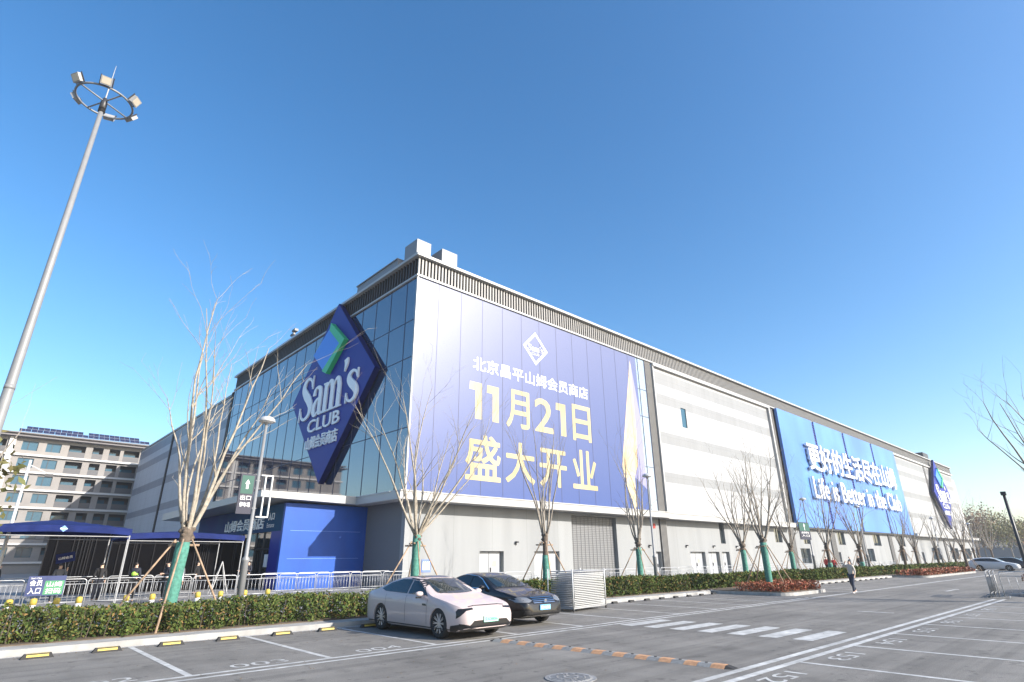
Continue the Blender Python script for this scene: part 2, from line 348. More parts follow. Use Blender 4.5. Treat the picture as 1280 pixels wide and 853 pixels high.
# ================================================================== GROUND
g = MB(); g.quad((-500,-500,0),(700,-500,0),(700,700,0),(-500,700,0)); struct(g.build('ground', M_asph))
g = MB(); g.box(-40, 31.2, 19.0, 200, 0.02, 0.13); g.box(31.2, 230, 18.1, 200, 0.02, 0.13); struct(g.build('plaza_pavement', M_paving))
g = MB()
g.box(-40, 31.0, 17.45, 17.60, 0.0, 0.14); g.box(-40, 31.0, 17.60, 18.35, 0.0, 0.125); struct(g.build('kerb', M_conc))
g = MB(); g.box(36.9, 63.8, 17.4, 18.2, 0.0, 0.14); g.box(85.5, 140, 17.4, 18.2, 0.0, 0.14); struct(g.build('kerb', M_conc))
g = MB(); g.box(-40, 31.2, 18.35, 19.4, 0.02, 0.15); g.box(-40, 31.2, 19.4, 20.9, 0.02, 0.16); g.box(31.2, 140, 18.2, 20.9, 0.02, 0.16); struct(g.build('planting_bed', M_soil))
def island(x0, x1, y0, y1):
    g = MB(); r = min(0.9, (y1-y0)/2)
    poly = []
    for cx_, cy_, a0 in ((x1-r, y0+r, -90), (x1-r, y1-r, 0), (x0+r, y1-r, 90), (x0+r, y0+r, 180)):
        for k in range(7):
            a = math.radians(a0 + 15*k); poly.append((cx_ + r*math.cos(a), cy_ + r*math.sin(a)))
    inner = [((p[0]-(x0+x1)/2)*(1-0.32/(x1-x0))+(x0+x1)/2, (p[1]-(y0+y1)/2)*(1-0.32/(y1-y0))+(y0+y1)/2) for p in poly]
    g.prism(poly, (0, 0, 0), (1,0,0), (0,1,0), 0.15); struct(g.build('island_kerb', M_conc))
    g2 = MB(); g2.prism(inner, (0, 0, 0.155), (1,0,0), (0,1,0), 0.03); struct(g2.build('island_soil', M_soil))
island(31.25, 36.9, 13.3, 18.0); island(64.0, 85.2, 14.6, 18.0); island(37.6, 62, 3.2, 5.2)
# painted markings
mk = MB()
def strip(x0, x1, y0, y1, z=0.004): mk.quad((x0,y0,z),(x1,y0,z),(x1,y1,z),(x0,y1,z))
strip(-30, 30.9, 17.28, 17.40)
strip(-30, 31.0, 11.86, 11.98); strip(-30, 31.0, 12.20, 12.32); strip(31.0, 150, 11.95, 12.15)
for k in range(-8, 11): strip(3.43 + 2.67*k, 3.55 + 2.67*k, 12.32, 17.28)
strip(-30, 35.2, 5.60, 5.75); strip(-30, 35.2, 5.25, 5.40)
for k in range(-6, 8): strip(12.3 + 3.0*k, 12.42 + 3.0*k, -2.2, 5.25)
for k in range(10): strip(37.4 + 2.67*k, 37.5 + 2.67*k, 12.15, 17.3)
for k, y in enumerate((6.22, 7.06, 7.90, 8.74, 9.58, 10.42, 11.24)): strip(15.5 - 0.05*k, 17.85 - 0.08*k, y, y + 0.47)
struct(mk.build('painted_lane_markings', M_line))
def ground_text(s, x, y, wd, ht, flip=False):
    if flip: o = text(s, (x, y, 0.005), (-1, 0, 0), (0, -1, 0), wd, ht, M_line, depth=0.0, bold=0.0, name='painted_bay_number')
    else: o = text(s, (x, y, 0.005), (1, 0, 0), (0, 1, 0), wd, ht, M_line, depth=0.0, bold=0.0, name='painted_bay_number')
    struct(o)
for k, s in enumerate(('001', '002', '003', '004')): ground_text(s, 3.46 + 2.67*(k-2) + 0.85, 12.5, 1.1, 0.42)
for k in range(7): ground_text(str(152 + k), 11.25 + 3.0*k, 5.08, 1.15, 0.40, True)
ar = MB(); ar.prism([(0,-.09),(2.2,-.06),(2.2,-.22),(3.0,0),(2.2,.22),(2.2,.06),(0,.09)], (41, 8.7, 0.004), (1,0,0), (0,1,0), 0.001); struct(ar.build('painted_arrow', M_line))
ar = MB(); ar.prism([(0,-.07),(.16,-.07),(.16,1.1),(0,1.1)], (24.6, 7.0, 0.004), (1,0,0), (0,1,0), 0.001); struct(ar.build('painted_dash', M_line))
# ================================================================== STORE
bld = thing('store_building', 'huge grey and white warehouse store with glass corner and louvred parapet', 'building', (20.9, 33.4, 0))
bld.location = (0, 0, 0)
XC, YW = 20.9, 33.4
XE = 202.0
# core volume (hidden core, roof)
b = MB(); b.box(XC + 0.6, XE - 0.5, YW + 0.6, 132, 0, 21.6); b.build('roof', M_roof, bld)
# lower right wall with openings
doors = [(27.6, 29.95), (33.2, 36.1), (50.0, 50.9), (56.3, 59.3), (60.0, 62.4), (63.0, 64.7), (72.5, 74.5), (98, 100), (146, 148)]
holes = [(a, c, 0.13, 2.43) for a, c in doors] + [(37.75, 43.95, 0.13, 5.35)]
wins = [(63.1, 64.2, 3.3, 5.6)]
squares = [(84.9, 88.2, 0.9, 2.9), (112, 116, 0.9, 3.0), (131, 135, 0.9, 3.0), (155, 163, 0.9, 3.4), (172, 180, 0.9, 3.4), (186, 194, 0.9, 3.4)]
hi = [(77.5, 79.6, 3.6, 5.4), (86.6, 89.0, 3.5, 5.4), (100, 103, 3.5, 5.4), (117, 121, 3.5, 5.4), (132, 136, 3.5, 5.4)]
holes += wins + squares + hi
b = MB(); wall_holes(b, XC + .25, XE - 1, 0.13, 5.75, holes, lambda u0, u1, z0, z1: b.box(u0, u1, YW + 0.05, YW + 0.5, z0, z1))
b.build('lower_wall', M_lower, bld)
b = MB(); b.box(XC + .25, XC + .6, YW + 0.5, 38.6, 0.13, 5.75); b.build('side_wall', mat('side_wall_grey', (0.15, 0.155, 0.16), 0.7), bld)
M_door = mat('steel_door_grey', (0.33, 0.345, 0.36), 0.5)
for a, c in doors:
    d = MB(); d.box(a + .03, c - .03, YW + 0.40, YW + 0.46, 0.14, 2.40)
    mid = (a + c) / 2; dd = d.build('door', M_door, bld)
    h = MB(); h.box(mid - .02, mid + .02, YW + .385, YW + .40, 0.14, 2.38); h.box(mid + .12, mid + .2, YW + .34, YW + .40, 1.0, 1.3); h.build('handle', M_darkmet, dd)
    if c - a > 2.2:
        s = MB(); s.box(mid + .35, mid + .75, YW + .39, YW + .398, 1.35, 1.75); s.build('notice', mat('notice_yellow', (0.75, 0.6, 0.25), 0.6), dd)
for a, c, z0, z1 in wins + squares + hi:
    d = MB(); d.box(a, c, YW + 0.30, YW + 0.34, z0, z1); p = d.build('window', M_win, bld)
    f = MB(); f.box(a, c, YW + .24, YW + .30, z1 - .06, z1); f.box(a, c, YW + .24, YW + .30, z0, z0 + .06); f.box((a+c)/2 - .03, (a+c)/2 + .03, YW + .24, YW + .30, z0, z1)
    f.build('frame', M_darkmet, p)
for x, z in ((31.2, 3.0), (55.6, 2.95), (61.2, 2.95), (66.5, 2.95), (48.9, 2.9)):
    q = thing('wall_lamp', 'small grey wall lamp above the doors of the lower wall', 'wall lamp', (x, YW + .05, z), 0, 'small wall lamps over the service doors')
    d = MB(); d.box(-.06, .06, -.05, 0, -.14, .14); d.build('bracket', M_darkmet, q)
    d = MB(); d.box(-.09, .09, -.26, -.05, .02, .14); d.build('lamp_shade', M_darkmet, q)
q = thing('wall_poster', 'small pale blue notice with white bars on the corner of the lower wall', 'notice', (22.6, YW + .03, 1.1))
d = MB(); d.box(0, .75, -.012, .012, 0, .8); d.build('sheet', mat('notice_blue', (0.12, 0.18, 0.42), 0.6), q)
d = MB(); [d.box(.1 + .15*i, .2 + .15*i, -.016, -.0125, .15, .65) for i in range(4)]; d.build('print', M_letter, q)
q = thing('fire_sign', 'tiny red fire sign under the ledge beside the slatted pilaster', 'sign', (49.9, YW + .03, 4.6)); d = MB(); d.box(0, .35, -.02, .015, 0, .45); d.build('board', mat('fire_red', (0.4, 0.03, 0.02), 0.5), q)
# perforated roller grille
b = MB(); b.box(37.75, 43.95, YW + .44, YW + .47, .13, 5.3); gr = b.build('shutter', mat('shutter_grey', (0.19, 0.195, 0.20), 0.5), bld)
b = MB()
for i in range(34): b.box(37.78, 43.9, YW + .40, YW + .44, .2 + i * .15, .2 + i * .15 + .05)
for i in range(1, 12): b.box(37.75 + i*.52 - .015, 37.75 + i*.52 + .015, YW + .385, YW + .40, .15, 5.3)
b.build('slats', mat('shutter_slat', (0.11, 0.115, 0.12), 0.5), gr)
# dark slatted pilasters
def slat_col(x0, x1, z0, z1, y=YW, n=7, parent=bld):
    bk = MB(); bk.box(x0, x1, y - 0.02, y + .03, z0, z1); p = bk.build('slatted_pilaster', M_louvback, parent)
    s = MB()
    for i in range(n):
        u = x0 + (x1 - x0) * (i + .25) / n; s.box(u, u + (x1-x0)/n*.45, y - 0.14, y - 0.02, z0, z1)
    s.build('slats', M_louv, p)
slat_col(50.95, 52.1, 0.13, 22.6, n=6)
slat_col(81.9, 83.4, 0.13, 22.3, n=8)
for x in (96.6, 110.2, 125.5, 141.6, 167): slat_col(x, x + 2.0, 0.14, 5.72, n=7)
slat_col(166.0, 167.2, 6.2, 22.2, n=4)
# ledges
def ledge(x0, x1, z0, z1, dep):
    l = MB(); l.box(x0, x1, YW - dep, YW - 0.15, z0, z1 - 0.08); l.box(x0 - .0, x1, YW - dep - 0.06, YW - 0.15, z1 - 0.078, z1)
    l.build('canopy_ledge', M_trim, bld)
ledge(XC - 1.15, 51.0, 5.55, 6.12, 1.4)
ledge(51.05, 81.9, 5.50, 6.08, 1.15); ledge(141.2, XE + 1.5, 5.50, 6.05, 1.2)
l = MB(); l.box(XC - 1.15, XC - 0.0, YW - 0.149, 37.9, 5.55, 6.04); l.box(XC - 1.21, XC, YW - .149, 37.9, 6.042, 6.12); l.build('side_ledge', M_trim, bld)
# facade glazing left
b = MB(); b.box(XC, XC + 0.25, YW + 0.06, 75.5, 6.15, 22.45); gl = b.build('side_curtain_wall', M_glassL, bld)
b = MB(); y = YW + 1.32
while y < 75.4: b.box(XC - .025, XC, y - .022, y + .022, 6.15, 22.45); y += 2.36
for z in (10.6, 15.9, 18.9): b.box(XC - .02, XC - .001, YW + .06, 75.5, z - .03, z + .03)
b.build('mullions', M_seam, gl)
# glazing right behind/next to the poster
b = MB(); b.box(XC + .0, 50.93, YW - 0.10, YW + 0.055, 6.15, 22.45); g2 = b.build('front_curtain_wall', M_glassR, bld)
b = MB()
for x in (49.6, 50.85): b.box(x - .03, x + .03, YW - .14, YW - .10, 6.15, 22.45)
for z in (10.6, 15.9, 18.9): b.box(49.3, 50.9, YW - .125, YW - .101, z - .03, z + .03)
b.build('mullions', M_seam, g2)
b = MB(); b.box(XC - .06, XC + .06, YW - .18, YW - .02, 6.13, 22.5); b.build('corner_trim', M_trim, bld)
# white striped panels
wh = [(57.5, 58.6, 15.85, 18.15)]
b = MB(); wall_holes(b, 52.3, 81.6, 6.1, 22.1, wh, lambda u0, u1, z0, z1: b.box(u0, u1, YW - 0.12, YW + .2, z0, z1)); b.build('striped_wall', M_panelR, bld)
b = MB(); b.box(57.5, 58.6, YW - .02, YW, 15.85, 18.15); b.build('window', M_aptglass, bld)
b = MB(); b.box(141.2, 165.8, YW - .12, YW + .2, 6.1, 22.1); b.build('striped_wall', M_panelR, bld)
b = MB(); b.box(167.4, 195, YW - .12, YW + .2, 6.1, 22.1); b.build('striped_wall', M_panelR, bld)
b = MB(); b.box(52.15, 81.85, YW - .45, YW - .12, 22.1, 22.45); b.box(81.45, 81.85, YW - .45, YW - .12, 6.1, 22.1); b.box(52.15, 52.35, YW - .35, YW - .12, 6.1, 22.1); b.build('panel_frame', M_trim, bld)
b = MB(); b.box(141.1, 195.2, YW - .45, YW - .12, 22.1, 22.4); b.build('panel_frame', M_trim, bld)
b = MB(); b.box(83.4, 141.2, YW + .0, YW + .3, 5.76, 22.4); b.build('backing_wall', M_louvback, bld)
# left grey wall
b = MB(); b.box(XC + .1, XC + .4, 75.6, 130, 0.13, 21.9); b.build('striped_side_wall', M_panelL, bld)
b = MB(); b.box(XC - .05, XC + .5, 75.62, 130.2, 21.9, 22.2); b.build('side_wall_coping', M_louv, bld)
b = MB(); b.box(XC - .05, XC + .1, 104.6, 105.4, 0.13, 21.88); b.build('side_wall_joint', M_louvback, bld)
b = MB(); b.box(XC-.05, XC+.1, 75.55, 76.4, 0.13, 22.4); b.build('side_wall_joint', M_louvback, bld)
# parapet louvre band
b = MB(); b.box(XC + .12, 196, YW + .02, YW + .5, 22.62, 24.2); b.box(XC + .12, XC + .5, YW + .5, 75.5, 22.62, 24.2); lb = b.build('parapet', M_louvback, bld)
b = MB(); x = XC
while x < 196:
    b.box(x, x + .15, YW - .12, YW + .02, 22.62, 24.2); x += .32
y = YW + .3
b.build('louvre_slats', M_louv, lb); b = MB()
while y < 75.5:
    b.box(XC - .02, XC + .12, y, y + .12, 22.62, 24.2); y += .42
b.build('side_louvre_slats', mat('shaded_side_louvre', (0.045, 0.038, 0.035), 0.5), lb)  # same louvre as the front, with the side's shade put into its colour
b = MB(); b.box(XC - .32, 196.3, YW - .42, YW + .6, 24.2, 24.42); b.box(XC - .32, XC + .6, YW + .6, 75.7, 24.2, 24.42); b.build('roof_cap', M_trim, bld)
b = MB(); b.box(XC - .14, 196, YW - .26, YW + .1, 22.46, 22.62); b.box(XC - .14, XC + .1, YW + .1, 75.6, 22.46, 22.62); b.build('lower_rail', M_trim, bld)
# roof boxes
b = MB(); b.box(21.9, 23.3, 35.3, 37.2, 24.3, 27.2); tag(b.build('roof_duct', mat('roof_grey_metal', (0.19, 0.20, 0.215), 0.5)), 'taller pale grey ventilation box on the roof at the corner', 'roof duct')
b = MB(); b.box(24.0, 25.6, 34.6, 36.2, 24.3, 26.75); tag(b.build('roof_duct', MATS['roof_grey_metal']), 'shorter grey ventilation box on the roof right of the taller one', 'roof duct')
b = MB(); b.box(21.4, 23.6, 37.4, 44.5, 24.43, 25.9); b.box(21.3, 23.7, 37.38, 44.6, 25.9, 26.0); tag(b.build('roof_housing', MATS['roof_grey_metal']), 'long low grey plant housing along the roof edge above the side glass', 'roof housing')
b = MB(); b.box(170.5, 175.5, 33.4, 36, 24.43, 25.9); tag(b.build('roof_housing', M_darkmet), 'small dark plant box on the roof at the far end of the building', 'roof housing')
# roof camera/speaker on the left parapet
b = MB(); b.tube([(XC-.1, 57.2, 24.42), (XC-.1, 57.2, 25.2)], .05); b.box(XC-.3, XC+.1, 56.8, 57.6, 25.1, 25.35); b.box(XC-.3, XC-.1, 57.0, 57.9, 24.7, 24.9)
tag(b.build('roof_floodlight', M_darkmet), 'tiny dark floodlight standing on the parapet above the side glass', 'floodlight')
# entrance box under the corner canopy
EY = 38.6; EX = 15.1
ent = thing('entrance_porch', 'bright blue boxed entrance porch with dark teal fascia under a white canopy', 'entrance', (EX, EY, 0)); ent.location = (0, 0, 0)
b = MB(); b.box(EX, XC + .24, EY, EY + 0.3, 0.13, 5.5); b.build('front_wall', M_entblue, ent)
b = MB()
for z in (2.0, 3.75): b.box(EX + .5, XC - .2, EY - .006, EY - .001, z, z + .018)
b.build('panel_joint', mat('joint_pale_blue', (0.15, 0.3, 0.7), 0.5), ent)
b = MB(); b.box(EX, EX + .3, EY + .3, 58, 3.75, 5.5); fs = b.build('fascia', M_tealsign, ent)
text('山姆会员商店', (EX - .001, 50.4, 3.98), LX, RZ, 8.3, 0.85, M_letter, fs, 0.06, 0.012)
text('入口', (EX - .001, 41.35, 4.5), LX, RZ, 1.0, 0.5, M_letter, fs, 0.03, 0.01)
text('Entrance', (EX - .001, 41.5, 4.02), LX, RZ, 1.3, 0.3, M_letter, fs, 0.02, 0.0)
b = MB(); b.box(EX + .02, EX + .28, EY + .3, EY + 2.0, 0.13, 3.75); b.build('side_wall', M_navy, ent)
b = MB(); b.box(EX + .02, EX + .28, 52.5, 58, 0.13, 3.75); b.build('side_wall', M_navy, ent)
b = MB(); b.box(EX + .15, EX + .2, EY + 2.0, 52.5, 0.13, 3.75); gd = b.build('glass_doors', M_win, ent)
b = MB()
for i in range(9): b.box(EX + .08, EX + .15, EY + 2.0 + i*1.45, EY + 2.06 + i*1.45, .13, 3.75)
b.box(EX + .08, EX + .149, EY + 2.06, 52.5, 2.6, 2.7); b.build('door_frame', M_darkmet, gd)
b = MB(); b.box(EX + .1, EX + .149, EY + 2.3, EY + 2.9, 1.5, 2.3); b.build('notice', M_letter, gd)
# canopy: wedge, thick at the wall thin at the nose
b = MB()
cx0, cx1, cy0, cy1 = 13.1, XC, 37.8, 63
b.add([(cx0, cy0, 5.72), (cx1, cy0, 5.55), (cx1, cy1, 5.3), (cx0, cy1, 5.5), (cx0, cy0, 6.12), (cx1, cy0, 6.12), (cx1, cy1, 6.12), (cx0, cy1, 6.12)],
      [(3,2,1,0),(4,5,6,7),(0,1,5,4),(1,2,6,5),(2,3,7,6),(3,0,4,7)])
b.build('canopy', M_trim, ent)
# ---------------------------------------------------------------- poster
pz0, pz1 = 6.2, 22.4; PY = YW - 0.104
po = thing('opening_banner', 'large violet blue opening poster with cream Chinese lettering on the glass front', 'banner', (XC, YW, 6)); po.location = (0, 0, 0)
b = MB(); b.box(XC + .07, 49.25, PY - .02, PY, pz0, pz1); b.build('film', poster_mat(), po)
b = MB(); x = 22.95
while x < 49.3: b.box(x - .016, x + .016, PY - .032, PY - .026, pz0, pz1); x += 2.255
for z in (10.6, 15.9, 18.9): pass
b.build('seams', M_seam, po)
TP = PY - .021
text('北京昌平山姆会员商店', (26.5, TP, 16.05), RX, RZ, 14.25, 1.2, M_letpost, po, .004, .022)
def numeral_one(x, z):
    b = MB(); b.prism([(x + .62, z), (x + 1.3, z), (x + 1.3, z + 2.95), (x + .05, z + 2.95), (x, z + 2.3), (x + .62, z + 2.3)], (0, TP, 0), RX, RZ, .004); b.build('lettering', M_letgold, po)
numeral_one(26.2, 12.1); numeral_one(28.0, 12.1); numeral_one(36.1, 12.05)
if False: text('11', (26.15, TP, 12.05), RX, RZ, 3.4, 2.95, M_letgold, po, .004, .018)
text('月', (30.1, TP, 11.95), RX, RZ, 2.7, 3.3, M_letgold, po, .004, .018)
text('2', (33.4, TP, 12.05), RX, RZ, 2.3, 3.0, M_letgold, po, .004, .018)
text('日', (38.3, TP, 11.9), RX, RZ, 2.6, 3.4, M_letgold, po, .004, .018)
text('盛', (25.95, TP, 7.4), RX, RZ, 3.55, 3.5, M_letgold, po, .004, .018)
text('大', (30.0, TP, 7.5), RX, RZ, 3.3, 3.3, M_letgold, po, .004, .018)
text('开', (33.85, TP, 7.5), RX, RZ, 3.4, 3.2, M_letgold, po, .004, .018)
text('业', (38.0, TP, 7.6), RX, RZ, 3.4, 3.5, M_letgold, po, .004, .018)
def ring(outer, inner, y, d):
    mb = MB(); k = len(outer)
    vs = [(p[0], y, p[1]) for p in outer] + [(p[0], y, p[1]) for p in inner] + [(p[0], y-d, p[1]) for p in outer] + [(p[0], y-d, p[1]) for p in inner]
    fs = []
    for i in range(k):
        j = (i+1) % k
        fs += [(2*k+i, 2*k+j, 3*k+j, 3*k+i), (i, j, 2*k+j, 2*k+i), (k+i, 3*k+i, 3*k+j, k+j)]
    mb.add(vs, fs); return mb
ring([(33.72, 21.2), (32.15, 19.6), (33.72, 18.0), (35.3, 19.6)], [(33.72, 20.85), (32.5, 19.6), (33.72, 18.35), (34.95, 19.6)], TP, .004).build('emblem_outline', M_letpost, po)
serif_word((32.75, TP, 19.3), RX, RZ, 1.95, .6, M_letpost, po, .004)
text('CLUB', (33.2, TP, 18.95), RX, RZ, 1.0, .25, M_letpost, po, .004, .0)
def facet(pts, m, nm, y=TP, d=.004): 
    b = MB(); b.prism(pts, (0, y, 0), RX, RZ, d); return b.build(nm, m, po)
facet([(48.2, 21.9), (45.4, 10.4), (45.45, 9.6), (47.3, 9.4), (48.0, 10.6), (48.25, 14)], M_gold, 'ribbon')
facet([(48.22, 21.9), (48.28, 14), (48.03, 10.6), (47.35, 9.35), (49.24, 8.3), (49.24, 15.4)], M_mauve, 'ribbon_fold')
facet([(45.45, 9.55), (47.3, 9.35), (47.2, 6.6), (46.9, 6.22)], M_gold, 'ribbon_tail', d=.004)
# ---------------------------------------------------------------- slogan billboard
sb = thing('slogan_billboard', 'wide bright blue slogan billboard with raised white lettering on the long wall', 'billboard', (84, 33, 6)); sb.location = (0, 0, 0)
SY = 32.75
edges = [83.7, 96.7, 97.6, 110.3, 111.2, 125.6, 126.5, 140.9]
for i in range(0, 8, 2):
    b = MB(); b.box(edges[i], edges[i+1], SY, SY + .4, 5.72, 22.45); b.build('panel', M_ban, sb)
b = MB()
for i in (1, 3, 5):
    b.box(edges[i], edges[i+1], SY + .15, SY + .3, 5.8, 22.3)
    z = 5.9
    while z < 22.2: b.box(edges[i] + .002, edges[i+1] - .002, SY + .02, SY + .15, z, z + .18); z += .42
b.build('gap_louvres', M_banslat, sb)
text('更好的生活尽在山姆', (91.2, SY - .25, 14.1), RX, RZ, 44.0, 4.3, M_letter, sb, .3, .014)
text('Life is Better in the Club', (91.0, SY - .25, 9.9), RX, RZ, 43.7, 3.2, M_letter, sb, .3, .010)
b = MB(); b.box(83.7, 140.9, SY + .1, SY + .6, 5.5, 5.72); b.build('bottom_rail', M_darkmet, sb)
# ---------------------------------------------------------------- diamond signs
def diamond(label, loc, rz, grp='diamond club signs'):
    # local frame: x right, z up, front faces -y, centre at origin
    r = thing('diamond_sign', label, 'sign', loc, rz, grp)
    W, H, D = 7.95, 8.25, 0.5
    b = MB(); b.prism([(0, H), (-W, 0), (0, -H), (W, 0)], (0, D, 0), RX, RZ, D - .02); b.build('sign_box', M_navyedge, r)
    b = MB(); b.prism([(0, H-.06), (-W+.06, 0), (0, -H+.06), (W-.06, 0)], (0, .02, 0), RX, RZ, .02); b.build('sign_face', M_navy, r)
    b = MB(); b.prism([(-.45, 5.95), (-3.6, 3.95), (-1.1, 1.85), (1.75, 3.7)], (0, -.02, 0), RX, RZ, .28); b.build('emblem_blue', M_lblue, r)
    b = MB(); b.prism([(-.2, 6.2), (-.35, 5.5), (1.95, 3.6), (-1.0, 1.75), (-.1, 1.3), (2.9, 3.75)], (0, -.02, 0), RX, RZ, .42); b.build('emblem_green', M_green, r)
    serif_word((-5.75, -.02, -2.15), RX, RZ, 11.3, 4.1, M_letter, r, .12)
    for s, x, z, ww, hh, bo in (('CLUB', -3.4, -3.55, 6.2, 1.15, .03), ('山姆会员商店', -3.4, -5.1, 6.1, 1.15, .02)):
        text(s, (x, -.02, z), RX, RZ, ww, hh, M_letter, r, .10, bo*.6)
    return r
d1 = diamond("giant navy diamond sign with a blue and green emblem on the side glass", (20.3, 45.75, 16.05), -PI/2)
diamond("distant navy diamond sign standing proud of the far white wall", (173.5, 32.2, 15.9), 0)
# ================================================================== APARTMENTS
ap = thing('apartment_block', 'grey brown apartment block with white floor bands and solar panels on its roof', 'building', (0, 135, 0)); ap.location = (0, 0, 0)
AX0, AX1, AY = -24.0, 22.3, 135.0
bands = [20.2 - 3.05*k for k in range(7)]
cols = []; 
base = [(3.2, 5.5, 0), (6.7, 8.9, 0), (10.1, 12.7, 1), (13.8, 15.5, 1), (16.5, 18.3, 1), (18.9, 21.6, 1)]
for dx in (0, -20.6): cols += [(a+dx, c+dx, k) for a, c, k in base]
holes = []
for zb in [23.25] + bands[:-1]:
    for a, c, k in cols: holes.append((a, c, zb - 2.75 + (.0 if k else .55), zb - .55))
b = MB(); wall_holes(b, AX0, AX1, 0, 23.3, holes, lambda u0, u1, z0, z1: b.box(u0, u1, AY, AY + .4, z0, z1)); b.build('front_wall', M_apt, ap)
b = MB(); b.box(AX0 + .05, AX1 - .05, AY + 1.4, AY + 14, 0, 23.3); b.box(AX1-.04, AX1, AY+.4, AY+14, 0, 23.3); b.build('core_wall', M_apdark, ap)
b = MB()
for z in bands: b.box(AX0 - .3, AX1 + .05, AY - .5, AY, z - .16, z + .16)
for x in (AX1 + .051, 1.3): b.box(x, x + .9, AY - .45, AY + .3, 0, 23.2)
b.build('floor_band', M_apw, ap)
b = MB(); b.box(AX0 - 1, AX1 + 1.3, AY - 1.4, AY + 15, 23.3, 23.5); b.box(AX0 - .6, AX1 + .9, AY - 1.0, AY + 14.6, 23.9, 24.1); b.box(AX0, AX1+.5, AY - .5, AY + 14, 23.5, 23.9); b.build('roof', mat('apartment_roof', (0.16, 0.15, 0.15), 0.8), ap)
proto = {}
for kind in (0, 1):
    ws = [h for h in holes]
n = 0
for zb in [23.25] + bands[:-1]:
    for a, c, k in cols:
        if n > 80 : break
        n += 1
        z0, z1 = zb - 2.75 + (.0 if k else .55), zb - .55
        if k == 0:
            b = MB(); b.box(a, c, AY + .25, AY + .3, z0, z1); p = b.build('window', M_aptglass, ap)
            b = MB(); b.box(a + (c-a)*.38, a + (c-a)*.38 + .08, AY + .18, AY + .25, z0, z1); b.build('frame', M_darkmet, p)
        else:
            b = MB(); b.box(a + .2, c - .5, AY + 1.2, AY + 1.3, z0 + .1, z1 - .5); p = b.build('balcony_window', M_aptglass, ap)
            b = MB(); b.box(a, c, AY + .02, AY + .06, z0, z0 + 1.0)
            b.build('railing', mat('balcony_railing', (0.07, 0.07, 0.075), 0.4), p)
sp = MB(); sp.prism([(-.83, 0), (.83, 0), (.83, 1.05), (-.83, 1.05)], (0, 0, 0), (1, 0, 0), (0, .80, .60), .05)
s0 = sp.build('solar_panel', M_solar); tag(s0, 'dark tilted solar panel in the lower row on the apartment roof', 'solar panel', 'solar panels in the lower roof row')
s0.location = (3.0, 133.9, 24.15)
for i in range(1, 12):
    q = s0.copy(); C.objects.link(q); q.location = (3.0 + 1.72*i, 133.9, 24.15)
for i in range(10):
    q = s0.copy(); C.objects.link(q); q.location = (4.0 + 1.72*i + (0.8 if i > 4 else 0), 135.6, 24.95); q['label'] = 'dark tilted solar panel in the raised back row on the apartment roof'; q['group'] = 'solar panels in the raised roof row'
# ================================================================== TREES
def branch(mb, p, d, L, r, depth, rnd, thin=1.0, sides=5):
    n = 8 if depth > 1 else 5; pts = [p.copy()]; rad = [r]; q = p.copy(); dd = d.copy()
    for i in range(n):
        j = .13 if depth > 1 else .2
        dd = (dd + Vector((rnd.uniform(-j, j), rnd.uniform(-j, j), rnd.uniform(-.04, .13)))).normalized()
        q = q + dd * (L / n) * rnd.uniform(.8, 1.2); pts.append(q.copy()); f = (i+1)/n
        rad.append(max(.0035, r * (1 - .8 * f) * rnd.uniform(.92, 1.12)))
        if depth > 0 and f > .2:
            k = (1 if rnd.random() < .62 else 0) + (1 if depth == 2 and f > .55 and rnd.random() < .6 else 0)
            for _ in range(k):
                side = Vector((rnd.uniform(-1, 1), rnd.uniform(-1, 1), rnd.uniform(-.3, .3))).normalized()
                nd = (dd * .9 + side * rnd.uniform(.35, .8)).normalized()
                branch(mb, q.copy(), nd, L * rnd.uniform(.14, .42), max(.006, rad[-1] * .55), depth - 1, rnd, thin, 4 if depth > 1 else 3)
    mb.tube(pts, rad, sides, cap=False)
